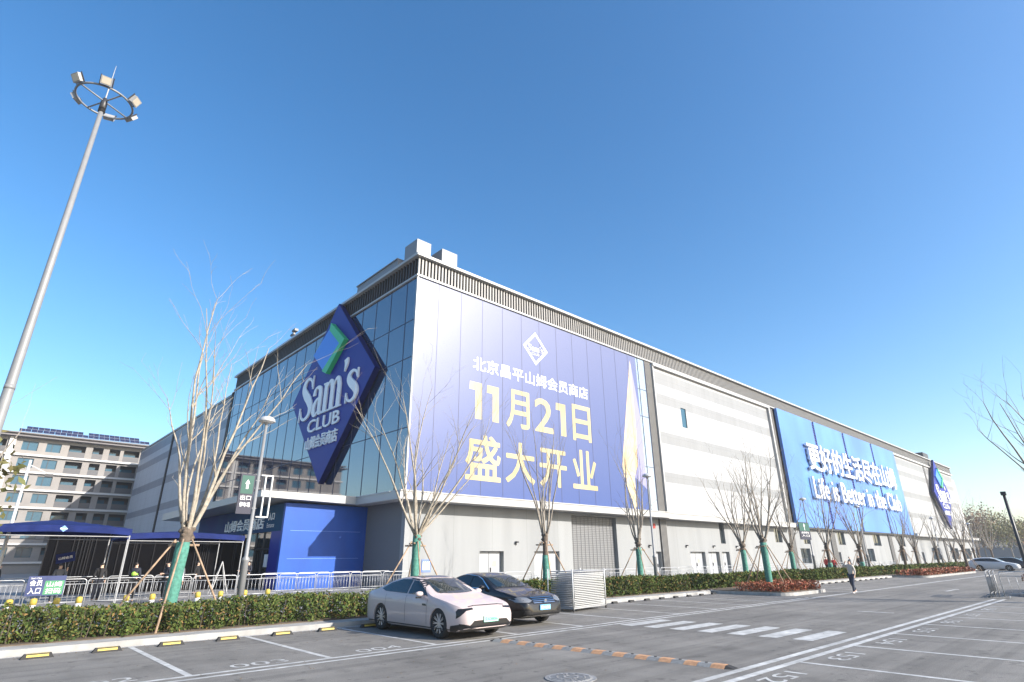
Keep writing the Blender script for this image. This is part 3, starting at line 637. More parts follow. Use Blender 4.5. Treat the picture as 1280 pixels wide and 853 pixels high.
def tree(x, y, label, short, seed, trunk_h=2.7, r=.13, shoots=9, L=5.0, wrap=2.2, spread=.55, lean=(0, 0), wrapmat=None, group='pollarded trees along the hedges', stakes=True, z0=.12, depth=2, barkm=None, rmul=1.0, branchm=None):
    rnd = random.Random(seed)
    t = thing('pollarded_tree', label, 'tree', (x, y, z0), 0, group)
    b = MB(); lx, ly = lean
    pts = [(0, 0, -.05), (lx*.3, ly*.3, trunk_h*.4), (lx*.8, ly*.8, trunk_h*.85), (lx, ly, trunk_h)]
    b.tube(pts, [r*1.15, r, r*.95, r*1.25], 12)
    for k in range(13):
        a = rnd.uniform(0, 2*PI); p = Vector((lx, ly, trunk_h - rnd.uniform(-.05, .42)))
        b.tube([p, p + Vector((math.cos(a)*r*1.4, math.sin(a)*r*1.4, .14))], [r*.5, r*.38], 6)
    b.build('trunk', M_barkd if not barkm else barkm, t, True)
    if wrap:
        w_ = MB(); k = 9; pw = []; rw = []
        for i in range(k):
            s = i / (k-1); pw.append((lx*s*.8*wrap/trunk_h, ly*s*.8*wrap/trunk_h, .02 + wrap*s)); rw.append(r*1.22 + .006*math.sin(i*2.1))
        w_.tube(pw, rw, 14); w_.build('trunk_wrap', wrapmat or M_wrap, t, True)
    c = MB()
    for k in range(shoots):
        a = 2*PI*k/shoots + rnd.uniform(-.4, .4); out = spread * rnd.uniform(.35, 1.1)
        d = Vector((math.cos(a)*out, math.sin(a)*out, 1)).normalized()
        p = Vector((lx, ly, trunk_h - .1)) + Vector((math.cos(a), math.sin(a), 0)) * r * .8
        branch(c, p, d, L * rnd.uniform(.75, 1.1), r * rnd.uniform(.28, .42) * rmul, depth, rnd)
    c.build('branches', branchm or M_bark, t, True)
    if stakes:
        s = thing('tree_stake', 'timber stakes propping the ' + short, 'tree stake', (x, y, z0), 0, 'timber stake frames propping the trees')
        a0 = rnd.uniform(-.25, .25) - .55; h = trunk_h - .45
        for k in range(4):
            a = a0 + k*PI/2; ca, sa = math.cos(a), math.sin(a)
            m = MB(); m.tube([(ca*1.6, sa*1.6, -.02), (ca*(r+.06) + lx*.7, sa*(r+.06) + ly*.7, h + .1)], [.032, .026], 7); m.build('pole', M_stake, s, True)
        for k in (0, 1):
            a = a0 + PI/4*0 + k*PI/2; ca, sa = math.cos(a), math.sin(a); off = Vector((-sa, ca, 0)) * (r + .05)
            m = MB(); p = Vector((lx*.7, ly*.7, h - .06 + .08*k)) + off
            m.tube([p - Vector((ca, sa, 0))*.42, p + Vector((ca, sa, 0))*.42], .032, 7); m.build('crossbar', M_stake, s, True)
    return t
tree(4.75, 19.9, 'tallest nearest bare tree with a wide green wrapped trunk in the left hedge', 'tallest tree in the left hedge', 11, 2.75, .155, 10, 6.6, 2.3, .46, (.12, 0), rmul=1.0, branchm=M_barkp)
tree(13.2, 20.0, 'bare pollarded tree with a green wrapped trunk behind the parked white sedan', 'tree behind the white sedan', 5, 2.8, .13, 12, 5.6, 2.7, .85, (.05, 0), rmul=1.15, branchm=M_barkp)
tree(20.6, 20.0, 'bare pollarded tree with dark knobbly head behind the stacked barriers', 'tree behind the stacked barriers', 8, 2.9, .13, 9, 5.4, 1.9, .42)
tree(28.6, 20.3, 'bare pollarded tree behind the grey lamp post in the middle hedge', 'tree behind the middle hedge lamp post', 4, 2.7, .13, 8, 5.0, 2.3, .5)
tree(40.7, 20.0, 'bare pollarded tree just left of the tree in the red shrubs', 'tree just left of the red shrubs', 13, 2.7, .15, 9, 5.6, 2.2, .45)
tree(33.5, 15.2, 'bare pollarded tree rising from the nearer red shrubs on the island', 'tree standing in the nearer red shrubs', 21, 2.75, .15, 10, 5.2, 2.5, .5)
tree(48.8, 20.0, 'bare pollarded tree behind the dark hanging direction sign', 'tree behind the hanging direction sign', 23, 2.6, .15, 8, 5.0, 2.1, .4)
tree(56.6, 20.0, 'bare pollarded tree beside the two people in red', 'tree beside the people in red', 31, 2.7, .15, 9, 5.2, 1.2, .45)
tree(65.0, 20.0, 'bare pollarded tree right of the walking pedestrian', 'tree right of the walking pedestrian', 37, 2.7, .16, 10, 5.4, 1.2, .45)
far = [(79.5, 20), (89, 21), (89.8, 16.2), (97, 20.5), (107, 20.5), (124, 21), (73, 16.0)]
flab = ['slim bare tree below the right end of the blue billboard', 'bare tree just past the blue billboard and behind the second red shrub bed', 'bare tree at the far end of the second red shrub bed', 'bare tree beneath the far diamond sign', 'bare tree beyond the far diamond sign near the building end', 'last bare tree by the far end of the store wall', 'bare tree at the near end of the second red shrub bed']
fsh = ['slim tree below the billboard end', 'tree just past the billboard', 'tree at the far end of the second red shrubs', 'tree beneath the far diamond sign', 'tree beyond the far diamond sign', 'last tree by the store wall']
for i, (x, y) in enumerate(far[:6]):
    tree(x, y, flab[i], fsh[i], 50 + i, 2.7, .16, 8, 5.0, 0, .42, depth=1)
tree(34.6, 1.5, 'leafless tree whose branches reach in from the right edge of the photo', '', 77, 3.0, .2, 9, 5.9, 0, .8, stakes=False, group=None, z0=0, barkm=M_barkd)
# ================================================================== HEDGES
def leaves(name, boxes, m, per_m3, size, seed, label, cat, group=None, kind=None, ztaper=0.1, colors=None):
    """leaf-sized quads through the volume of clipped rows; boxes = (x0,x1,y0,y1,z0,z1)"""
    rs = np.random.RandomState(seed); V = []; 
    for x0, x1, y0, y1, z0, z1 in boxes:
        n = int((x1-x0)*(y1-y0)*(z1-z0)*per_m3)
        u = rs.rand(n, 3)
        # push towards the shell
        side = rs.rand(n)
        u[:, 1] = np.where(side < .42, u[:, 1]**2.4, u[:, 1]); u[:, 2] = np.where((side >= .42) & (side < .8), 1 - (1-u[:, 2])**.0001 if False else 1 - u[:, 2]**2.6, u[:, 2])
        X = x0 + u[:, 0]*(x1-x0)
        clump = .5 + .5*np.sin(X*2.9 + 1.3*np.sin(X*1.7)) * np.sin(X*7.3 + u[:, 1]*3)
        top = z0 + (z1-z0)*(.80 + .20*clump + .07*np.sin(X*.9+seed) + .05*np.sin(X*23))
        bul = .17*np.sin(X*5.1 + np.sin(X*1.3)) + .10*np.sin(X*11.7 + 1)
        Y = y0 + bul*(1-u[:, 1]) + u[:, 1]*(y1-y0) + .10*(u[:, 2]-.5)**2
        Z = z0 + u[:, 2]*(top-z0)
        c = np.stack([X, Y, Z], 1) + rs.normal(0, .018, (n, 3))
        a = rs.normal(0, 1, (n, 3)); a /= np.linalg.norm(a, axis=1)[:, None]
        b = rs.normal(0, 1, (n, 3)); b -= a*np.sum(a*b, 1)[:, None]; b /= np.linalg.norm(b, axis=1)[:, None]
        s = size*(.6 + .8*rs.rand(n))[:, None]
        V.append(np.stack([c - a*s, c + b*s*.5, c + a*s, c - b*s*.5], 1))
    V = np.concatenate(V).reshape(-1, 3); nf = len(V)//4
    me = bpy.data.meshes.new(name); me.vertices.add(len(V)); me.vertices.foreach_set('co', V.ravel().astype(np.float32))
    me.loops.add(nf*4); me.loops.foreach_set('vertex_index', np.arange(nf*4, dtype=np.int32))
    me.polygons.add(nf); me.polygons.foreach_set('loop_start', np.arange(0, nf*4, 4, dtype=np.int32)); me.update(calc_edges=True)
    ms = m if isinstance(m, (list, tuple)) else [m]
    for q in ms: me.materials.append(q)
    me.polygons.foreach_set('material_index', rs.choice(len(ms), nf, p=colors).astype(np.int32))
    o = bpy.data.objects.new(name, me); C.objects.link(o); return tag(o, label, cat, group, kind)
M_lf1 = mat('hedge_leaf_light', (0.075, 0.082, 0.030), 0.85, spec=0.12, col2=(0.11, 0.15, 0.035), nscale=1.1)
M_lf2 = mat('hedge_leaf_dark', (0.026, 0.048, 0.015), 0.85, spec=0.12, col2=(0.07, 0.11, 0.03), nscale=1.1)
M_lf3 = mat('hedge_leaf_brown', (0.20, 0.13, 0.05), 0.85, spec=0.12)
L3 = [M_lf1, M_lf2, M_lf3, M_leafA]
HC = [.28, .34, .10, .28]
def hedge(x0, x1, y0, y1, h, dens, size, seed, label, m=L3, colors=HC, z0=.15):
    return leaves('hedge', [(x0, x1, y0, y1, z0, h)], m, dens, size, seed, label, 'hedge', 'clipped hedges along the parking bays', colors=colors)
def stems(x0, x1, y0, y1, h, seed, par, m):
    rnd = random.Random(seed); b = MB(); x = x0
    while x < x1:
        for y in (y0+.15, (y0+y1)/2):
            p = Vector((x + rnd.uniform(-.1, .1), y + rnd.uniform(-.1, .1), .14)); b.tube([p, p + Vector((rnd.uniform(-.12, .12), rnd.uniform(-.12, .12), h*.75))], [.012, .006], 4, False)
        x += .22
    o = b.build('stems', m, par); return o
h1 = hedge(-5, 11.2, 18.5, 19.9, .88, 2300, .045, 1, 'green clipped hedge in front of the left barriers and bollards')
stems(-4, 11, 18.5, 20.0, .9, 1, h1, M_barkd)
h2 = hedge(11.2, 17.4, 18.55, 19.9, .95, 1500, .05, 2, 'green clipped hedge directly behind the parked cars')
h3 = hedge(17.4, 31.1, 18.55, 20.0, .98, 1300, .055, 3, 'green clipped hedge in the middle behind the empty bays')
stems(17.6, 31, 18.6, 20, .9, 3, h3, M_barkd)
h4 = hedge(31.2, 64, 18.4, 19.8, .95, 500, .085, 4, 'long green hedge behind the nearer red shrubs and the pedestrian', colors=[.42, .25, .08, .25])
h5 = hedge(64, 120, 18.4, 19.8, .95, 130, .13, 5, 'distant green hedge behind the second red shrub bed', colors=[.42, .25, .08, .25])
M_r1 = mat('red_leaf_bright', (0.34, 0.075, 0.03), 0.6); M_r2 = mat('red_leaf_brown', (0.20, 0.09, 0.035), 0.7)
def redbed(x0, x1, y0, y1, h, dens, size, seed, label):
    return leaves('shrub_bed', [(x0, x1, y0, y1, .17, h)], [M_leafred, M_r1, M_r2], dens, size, seed, label, 'shrubs', 'red shrub beds on the islands', colors=[.5, .25, .25])
redbed(31.5, 36.6, 13.7, 16.4, .62, 1100, .055, 6, 'low red leaved shrub bed on the nearer kerbed island')
redbed(64.4, 84.8, 15.0, 17.2, .6, 220, .12, 7, 'low red leaved shrub bed on the second farther island')
redbed(38.4, 46, 3.6, 4.9, 1.05, 500, .07, 8, 'red brown shrub bed behind the upright barrier at the right edge')
# ================================================================== BARRIERS
def barrier_meshes(L=2.0, H=1.1, nb=10, r=.019, rb=.009, sag=.0):
    fr = MB(); cr = .12
    path = [(0, 0, .06), (0, 0, H - cr)] + [(cr - cr*math.cos(a), 0, H - cr + cr*math.sin(a)) for a in (.5, 1.0, PI/2)] + \
           [(L - cr + cr*math.sin(a), 0, H - cr + cr*math.cos(a)) for a in (.0, .6, 1.1, PI/2)] + [(L, 0, .06)]
    fr.tube(path, r, 8); fr.tube([(0, 0, .2), (L, 0, .2)], r*.9, 6); fr.tube([(0, 0, H - .2), (L, 0, H - .2)], r*.8, 6)
    bars = MB()
    for i in range(1, nb + 1):
        x = L * i / (nb + 1); bars.tube([(x, 0, .2), (x, 0, H - .2)], rb, 6)
    ft = []
    for x in (.18, L - .18):
        f = MB(); f.tube([(x, -.3, .015), (x, -.28, .05), (x, 0, .09), (x, .28, .05), (x, .3, .015)], .016, 6)
        ft.append(f)
    return fr, bars, ft
def barrier(label, loc, rz, group, L=2.0, H=1.1, nb=10, m=None):
    t = thing('crowd_barrier', label, 'barrier', loc, rz, group)
    fr, bars, ft = barrier_meshes(L, H, nb); m = m or M_steel
    fr.build('frame', m, t, True); bars.build('bars', m, t, True)
    for f in ft: f.build('foot', m, t, True)
    return t
M_barr = mat('barrier_zinc', (0.42, 0.43, 0.44), 0.4, metal=0.35)
b0 = barrier('steel crowd barrier standing in the row behind the left hedge', (-1.9, 32.0, .13), 0, 'crowd barriers in the plaza row behind the left hedge', m=M_barr)
for i in range(1, 11): dup(b0, (-1.9 + 2.08*i, 32.0 + .05*math.sin(i*2.3), .13), .02*math.sin(i*1.7))
bb = dup(b0, (12.6, 34.4, .13), 0, 'steel crowd barrier standing in the back row near the blue porch', 'crowd barriers in the second row by the blue porch')
for i in range(1, 4): dup(bb, (12.6 + 2.08*i, 34.4, .13), .03*math.sin(i))
bc = dup(b0, (-.5, 36.5, .13), 0, 'steel crowd barrier in the rear queue lane under the tents', 'crowd barriers in the queue lane under the tents')
for i in range(1, 5): dup(bc, (-.5 + 2.08*i, 36.5, .13), .03*math.sin(i))
bw = dup(b0, (19.2, 23.6, .13), 0, 'pale steel barrier in the long row between hedge and store wall', 'crowd barriers in the long row before the store wall')
for i in range(1, 34): dup(bw, (19.2 + 2.06*i, 23.6 + .06*math.sin(i*1.9), .13), .02*math.sin(i*1.3))
# bundled barriers at the right end of the road
for i, (l, dy) in enumerate((('barrier of the upright bundle at the end of the double line, outermost on the left', 0), ('barrier second from the left in the upright bundle at the end of the double line', .16), ('barrier nearest the red shrubs in the upright bundle at the end of the double line', .32))):
    barrier(l, (36.0 + dy*.3, 5.9 - dy*.9, .0), .10 + .02*i, 'upright barriers bundled at the right end of the road', 2.0, 1.15, 12, m=M_galv)
barrier('upright steel barrier with widely spaced bars before the right hand shrubs', (36.3, 5.45, 0), -PI/2 + .1, 'upright barriers bundled at the right end of the road', 2.4, 1.15, 7, m=M_barr)
# the flat stack on its trolley
st = thing('barrier_trolley', 'low wheeled trolley with upright corner posts under the flat stack of barriers', 'trolley', (17.45, 15.55, 0), .16)
b = MB(); b.box(-.03, 2.45, -.02, .03, .1, .15); b.box(-.03, 2.45, 1.07, 1.12, .1, .15); b.box(-.03, .03, .03, 1.07, .1, .15); b.box(2.4, 2.45, .03, 1.07, .1, .15); b.build('base_frame', M_galv, st)
for x, y in ((-.03, -.03), (2.42, -.03), (-.03, 1.12), (2.42, 1.12)):
    b = MB(); b.tube([(x, y, .1), (x, y, 1.5)], .025, 8); b.build('post', M_white, st, True)
    b = MB(); b.tube([(x, y - .02, .055), (x, y + .02, .055)], .055, 12); b.build('wheel', M_black, st)
fb = MB(); Ls, Hs = 2.3, 1.05
fb.tube([(0.05, 0, 0), (Ls, 0, 0), (Ls, Hs, 0), (.05, Hs, 0), (.05, 0, 0)], .019, 6); fbm = fb.mesh('frame', M_galv, True)
fb2 = MB()
for i in range(1, 13): fb2.tube([(.05 + i*.175, 0, 0), (.05 + i*.175, Hs, 0)], .012, 5)
for x in (.25, 2.1): fb2.tube([(x, -.0, -.012), (x, .3, -.012)], .014, 5)
fbm2 = fb2.mesh('bars', M_galv, True)
M_plank = mat('barrier_rail_white', (0.36, 0.365, 0.36), 0.6)
fb3 = MB(); fb3.box(.03, Ls + .02, -.03, -.012, -.017, .017); fbm3 = fb3.mesh('edge_rail', M_plank)
rr = random.Random(3)
for k in range(19):
    t = thing('stacked_barrier', 'flat steel barrier lying in the tall stack beside the black sedan', 'barrier', (17.47 + rr.uniform(-.015, .015), 15.55, .18 + k*.0635), .16 + rr.uniform(-.006, .006), 'barriers stacked flat beside the black sedan')
    for nm, me in (('frame', fbm), ('bars', fbm2), ('edge_rail', fbm3)):
        o = bpy.data.objects.new(nm, me); C.objects.link(o); o.parent = t
t = thing('stacked_barrier', 'topmost steel barrier of the stack beside the black sedan, slightly skewed', 'barrier', (17.5, 15.6, .18 + 19*.0635 + .02), .13)
for nm, me in (('frame', fbm), ('bars', fbm2)):
    o = bpy.data.objects.new(nm, me); C.objects.link(o); o.parent = t
# bollards
bo = thing('bollard', 'short yellow topped bollard in the row behind the left hedge', 'bollard', (1.45, 25, .13), 0, 'yellow topped bollards behind the left hedge')
b = MB(); b.lathe([(.09, 0), (.09, .5)], 0, 0, 14); b.build('post', mat('bollard_grey', (0.5, 0.5, 0.5), 0.5), bo, True)
b = MB(); b.lathe([(.095, .5), (.095, .64), (.08, .68), (.02, .70)], 0, 0, 14); b.build('cap', M_yellow, bo, True)
for x in (.7, 2.05, 2.65, 3.25, 4.6, 5.4, 6.9, 7.7, 8.6, 9.5): dup(bo, (x, 25, .13))
# wheel stops
ws = thing('wheel_stop', 'black and yellow rubber wheel stop at the kerb of the left bays', 'wheel stop', (1.7, 16.85, 0), 0, 'wheel stops in the left parking bays')
b = MB(); b.prism([(-.075, 0), (.075, 0), (.045, .095), (-.045, .095)], (-.29, 0, 0), (0, 1, 0), (0, 0, 1), .58)
for i, v in enumerate(b.v):
    if v[2] > .05: b.v[i] = (v[0]*.8, v[1], v[2])
b.build('rubber_block', M_black, ws)
b = MB(); b.box(-.20, .20, -.040, -.006, .0955, .0985); b.add([(-.19, -.070, .035), (.19, -.070, .035), (.19, -.0555, .075), (-.19, -.0555, .075)], [(0, 1, 2, 3)]); b.build('yellow_marking', M_yellow, ws)
for x in (.45, 2.95, 4.25, 5.55, 6.95, 8.25, 9.6, 10.9, 12.3, 13.6, 15.0, 16.2): dup(ws, (x, 16.85, 0))
w2 = thing('wheel_stop', 'small dark wheel stop along the middle kerb right of the stack', 'wheel stop', (19.4, 17.05, 0), 0, 'wheel stops along the middle kerb')
b = MB(); b.prism([(-.075, 0), (.075, 0), (.045, .09), (-.045, .09)], (-.16, 0, 0), (0, 1, 0), (0, 0, 1), .32); b.build('rubber_block', M_black, w2)
for i in range(1, 10): dup(w2, (19.4 + 1.24*i, 17.05, 0))
w3 = dup(w2, (38.0, 17.05, 0), 0, 'far wheel stop along the kerb behind the pedestrian', 'wheel stops along the far kerb')
for i in range(1, 18): dup(w3, (38.0 + 1.33*i, 17.0, 0))
# speed bump
sb_ = thing('speed_bump', 'low rubber speed bump with faded orange and grey segments across the lane', 'speed bump', (10.28, 11.75, 0), math.atan2(-5.8, .55))
prof = [(-.17, 0), (.17, 0), (.07, .05), (-.07, .05)]
seg = .265; n = 22
for i in range(n):
    b = MB(); b.prism(prof, (i*seg, 0, .001), (0, 1, 0), (0, 0, 1), seg - .006)
    o = b.build('segment', M_orange if i % 2 else M_greyrub, sb_)
    if i % 2 == 0:
        b = MB(); b.lathe([(.03, 0), (.03, .012)], i*seg + seg/2, 0, 10, .048); b.build('bolt', M_black, o)
for s, e in ((0, -.16), (n*seg, .16)):
    b = MB(); b.add([(s, -.17, .001), (s, .17, .001), (s, .07, .05), (s, -.07, .05), (s+e, -.1, .002), (s+e, .1, .002)], [(0, 1, 2, 3), (0, 3, 4), (1, 5, 2), (3, 2, 5, 4), (0, 4, 5, 1)]); b.build('end_cap', M_black, sb_)
# manhole
mh = thing('manhole_cover', 'round grey manhole cover in the lane beside the speed bump', 'manhole cover', (8.1, 7.35, 0))
b = MB(); b.lathe([(.44, 0), (.44, .012)], 0, 0, 40); b.build('rim', mat('iron_rim', (0.2, 0.2, 0.2), 0.7, noise=.2, nscale=9), mh)
b = MB(); b.lathe([(.37, .012), (.37, .018)], 0, 0, 40); mc = b.build('cover', mat('iron_cover', (0.27, 0.27, 0.265), 0.65, noise=.25, nscale=12), mh)
b = MB()
for i in range(-4, 5):
    x = i*.075; yy = math.sqrt(max(.01, .34**2 - x*x)); b.box(x - .014, x + .014, -yy, yy, .0185, .024)
for rr_ in (.12, .24):
    for k in range(24): 
        a = 2*PI*k/24; b.box(rr_*math.cos(a) - .014, rr_*math.cos(a) + .014, rr_*math.sin(a) - .014, rr_*math.sin(a) + .014, .0185, .026)
b.build('tread', MATS['iron_rim'], mc)
# ================================================================== LAMPS AND MASTS
def street_lamp(x, y, label, rz=0, z0=.13):
    t = thing('street_lamp', label, 'street lamp', (x, y, z0), rz, 'street lamps along the hedges')
    b = MB(); b.lathe([(.19, 0), (.19, .03), (.10, .05)], 0, 0, 16); b.build('base_plate', M_greypole, t, True)
    b = MB(); b.lathe([(.105, .03), (.10, 1.75), (.115, 1.77), (.115, 1.83), (.06, 1.9), (.045, 6.15)], 0, 0, 16); b.build('pole', M_greypole, t, True)
    b = MB(); b.lathe([(.05, 6.1), (.08, 6.18), (.26, 6.2), (.28, 6.23), (.25, 6.31), (.16, 6.38), (.03, 6.41)], 0, 0, 24); hd = b.build('lamp_head', mat('lamp_head_grey', (0.40, 0.41, 0.42), 0.4), t, True)
    b = MB(); b.lathe([(.21, 6.185), (.21, 6.199)], 0, 0, 24); b.build('diffuser', M_letter, hd)
    return t
street_lamp(6.6, 19.55, 'grey street lamp with a dome head beside the tall left tree')
street_lamp(28.65, 19.3, 'grey street lamp rising before the middle hedge tree')
street_lamp(51.3, 19.3, 'grey street lamp carrying the dark direction sign by the blue billboard')
street_lamp(63.6, 19.0, 'grey street lamp in front of the right half of the blue billboard')
street_lamp(92.0, 19.0, 'distant grey street lamp just past the blue billboard')
street_lamp(114.0, 19.0, 'farthest grey street lamp below the diamond sign at the building end')
def dirsign(x, y, z, w_, h_, rz, label, words, two=True):
    t = thing('direction_sign', label, 'sign', (x, y, z), rz, None)
    M_sg = mat('direction_sign_dark', (0.014, 0.015, 0.035), 0.6); M_sgg = mat('direction_sign_green', (0.010, 0.075, 0.055), 0.6)
    b = MB(); b.box(-w_/2, w_/2, 0, .06, 0, h_); b.build('board', M_sg, t)
    b = MB(); b.box(-w_/2 + .04, w_/2 - .04, -.006, -.001, h_*.5, h_ - .05); b.build('green_field', M_sgg, t)
    s = min(w_, .9)*.32; c0 = h_*.74
    b = MB(); b.prism([(-.035, -s), (.035, -s), (.035, s*.1), (s*.5, s*.1), (0, s), (-s*.5, s*.1), (-.035, s*.1)], (0, -.0065, c0), RX, RZ, .003); b.build('arrow', M_letter, t)
    for i, wd in enumerate(words): text(wd, (-w_*.36, -.002, h_*(.34 - .17*i)), RX, RZ, w_*.72, h_*.12, M_letter, t, .003, .01)
    b = MB(); b.tube([(w_/2 + .02, .03, h_*.15), (w_/2 + .16, .03, h_*.15)], .02, 6); b.tube([(w_/2 + .02, .03, h_*.85), (w_/2 + .16, .03, h_*.85)], .02, 6); b.build('bracket', M_galv, t)
    return t
dirsign(6.28, 19.5, 3.3, .46, 1.25, 0, 'dark vertical sign with a green arrow panel on the left street lamp', ['出口', '停车场'])
b = MB(); b.box(-.03, .03, -.02, .02, 0, 1.3); lb2 = thing('sign_frame', 'empty white metal sign frame on the right side of the left street lamp', 'sign frame', (6.85, 19.55, 3.25))
for x in (0, .22):
    b = MB(); b.box(x - .02, x + .02, -.03, .03, 0, 1.28); b.build('upright', M_white, lb2)
b = MB(); b.box(-.15, .24, -.02, .02, 1.28, 1.32); b.build('crosspiece', M_white, lb2)
b = MB(); b.box(-.15, .24, -.02, .02, -.04, 0); b.build('crosspiece', M_white, lb2)
dirsign(50.3, 19.2, 3.15, 2.1, 1.35, .0, 'dark square sign with a green arrow panel hanging by the blue billboard', ['会员停车', '入口'])
tB = dirsign(117, 12, 4.0, 3.2, 2.2, 0, 'distant dark direction sign on a post above the far parked cars', ['停车场', '出口'])
# high mast
ms = thing('floodlight_mast', 'very tall grey mast with a ring of floodlights at the left edge', 'floodlight mast', (-.15, 20, .1))
b = MB(); b.lathe([(.3, 0), (.16, .02), (.15, 1), (.125, 6), (.10, 9), (.065, 15.9)], 0, 0, 20); b.build('pole', M_greypole, ms, True)
b = MB()
for z in (6.2,): b.lathe([(.152 - z*.004, z), (.152 - z*.004, z + .12)], 0, 0, 20)
b.build('pole_joint', M_greypole, ms, True)
b = MB(); b.lathe([(.10, 15.85), (.10, 16.25), (.06, 16.42)], 0, 0, 16); b.build('head_collar', M_darkmet, ms, True)
RR = .80; zr = 16.3
b = MB(); b.tube([(RR*math.cos(2*PI*i/40), RR*math.sin(2*PI*i/40), zr) for i in range(41)], .034, 8)
for a in (.5, .5 + PI/2): b.tube([(-RR*math.cos(a), -RR*math.sin(a), zr), (RR*math.cos(a), RR*math.sin(a), zr)], .026, 6)
b.build('ring', M_greypole, ms, True)
b = MB(); b.tube([(0, 0, 16.4), (0, 0, 17.9)], [.025, .006], 6); b.build('lightning_rod', M_galv, ms)
for k, a in enumerate((.15, .95, 2.1, 3.3, 4.25, 5.3)):
    a += .35; c, s = math.cos(a), math.sin(a)
    fl = MB(); ax = Vector((-s, c, 0)); up = (Vector((c, s, 0))*.55 + Vector((0, 0, .83))).normalized(); nn = ax.cross(up)
    og = Vector((RR*c, RR*s, zr + .03)) + Vector((c, s, 0))*.02
    fl.prism([(-.15, 0), (.15, 0), (.15, .27), (-.15, .27)], og, ax, up, .13); h_ = fl.build('floodlight', mat('floodlight_grey', (0.30, 0.30, 0.29), 0.5), ms)
    g3 = MB(); g3.prism([(-.12, .03), (.12, .03), (.12, .24), (-.12, .24)], og + nn*.131, ax, up, .006); g3.build('lens', mat('floodlight_lens', (0.5, 0.45, 0.36), 0.3), h_)
    g3 = MB(); g3.box(0, 0, 0, 0, 0, 0) if False else None
    g3.tube([og - ax*.17 - up*.02, og - ax*.17 + up*.3], .02, 5); g3.tube([og + ax*.17 - up*.02, og + ax*.17 + up*.3], .02, 5); g3.build('yoke', M_darkmet, h_)
# right mast, camera pole at left
rm = thing('lamp_post', 'dark slanting looking post with a small head at the right edge', 'lamp post', (39.3, 4.7, .1))
b = MB(); b.lathe([(.12, 0), (.10, .05), (.085, 2), (.065, 4.7)], 0, 0, 12); b.build('pole', M_darkmet, rm, True)
b = MB(); b.box(-.14, .1, -.11, .11, 4.68, 4.86); b.build('lamp_head', M_darkmet, rm)
cp = thing('camera_pole', 'slim pale pole with a camera arm before the apartments at the left edge', 'camera pole', (1.25, 33.5, .13))
b = MB(); b.lathe([(.10, 0), (.07, 2), (.055, 6.1)], 0, 0, 12); b.build('pole', M_white, cp, True)
b = MB(); b.tube([(0, 0, 5.9), (.75, 0, 5.55)], .025, 6); b.build('arm', M_white, cp); b = MB(); b.box(.65, .95, -.06, .06, 5.42, 5.55); b.build('camera', M_darkmet, cp)
# ================================================================== TENTS AND SCREEN
def tent(x0, x1, y0, y1, eave, peak, label, grp='blue queue tents before the entrance'):
    t = thing('canopy_tent', label, 'tent', ((x0+x1)/2, (y0+y1)/2, .13), 0, grp)
    hx, hy = (x1-x0)/2, (y1-y0)/2; b = MB(); n = 12; G = {}
    for i in range(n+1):
        for j in range(n+1):
            u, v = -1 + 2*i/n, -1 + 2*j/n; m_ = max(abs(u), abs(v)); z = eave + (peak-eave)*(1-m_)**.85 + .10*(1-u*u)*(abs(v) > .98) + .10*(1-v*v)*(abs(u) > .98)
            G[i, j] = len(b.v); b.v.append((u*hx, v*hy, z))
    for i in range(n):
        for j in range(n): b.f.append((G[i, j], G[i+1, j], G[i+1, j+1], G[i, j+1]))
    # valance
    for (ax_, s_) in ((0, -1), (0, 1), (1, -1), (1, 1)):
        for i in range(n):
            u0, u1 = -1 + 2*i/n, -1 + 2*(i+1)/n
            def P(u, dz):
                return (u*hx, s_*hy, eave + .10*(1-u*u) + dz) if ax_ == 0 else (s_*hx, u*hy, eave + .10*(1-u*u) + dz)
            b.add([P(u0, -.26), P(u1, -.26), P(u1, 0), P(u0, 0)], [(0, 1, 2, 3)])
    r_ = b.build('roof', M_tent, t)
    dm = MB(); dm.prism([(0, .13), (-.14, 0), (0, -.13), (.14, 0)], (0, -hy - .004, eave - .04), RX, RZ, .004); dm.build('emblem', mat('emblem_pale_blue', (0.15, 0.3, 0.55), .5), r_)
    text("Sam's", (-.12, -hy - .009, eave - .07), RX, RZ, .24, .07, M_letter, r_, .004, .0)
    for sx in (-1, 1):
        for sy in (-1, 1):
            p = MB(); p.tube([(sx*(hx-.05), sy*(hy-.05), 0), (sx*(hx-.05), sy*(hy-.05), eave)], .028, 6); p.build('post', M_galv, t)
    b = MB()
    for sy in (-1, 1): b.tube([(-hx+.05, sy*(hy-.05), eave - .32), (hx-.05, sy*(hy-.05), eave - .32)], .02, 5)
    b.build('truss', M_galv, t)
    return t
tent(.4, 5.3, 30.6, 35.5, 3.12, 3.55, 'left blue canopy tent with white posts before the apartments')
tent(5.7, 11.2, 33.8, 38.0, 3.05, 3.3, 'darker blue canopy tent behind the tall left tree')
tent(-5.0, 0.0, 34.5, 39, 3.1, 3.35, 'blue canopy tent cut off by the left edge of the photo')
sc_ = thing('slatted_screen', 'black screen of vertical slats standing behind the blue tents', 'screen', (3.5, 44, .13))
b = MB(); b.box(0, 11.55, .08, .14, 0, 3.3); b.build('backing', mat('screen_black', (0.004, 0.004, 0.005), 0.95, spec=0.05), sc_)
b = MB(); rs_ = random.Random(9); x = 0
while x < 11.5:
    b.box(x, x + .05, 0, .08, 0, 3.3); x += rs_.choice((.12, .16, .22, .45, .8))
b.build('slats', mat('screen_slat', (0.012, 0.012, 0.014), 0.7, spec=0.15), sc_)
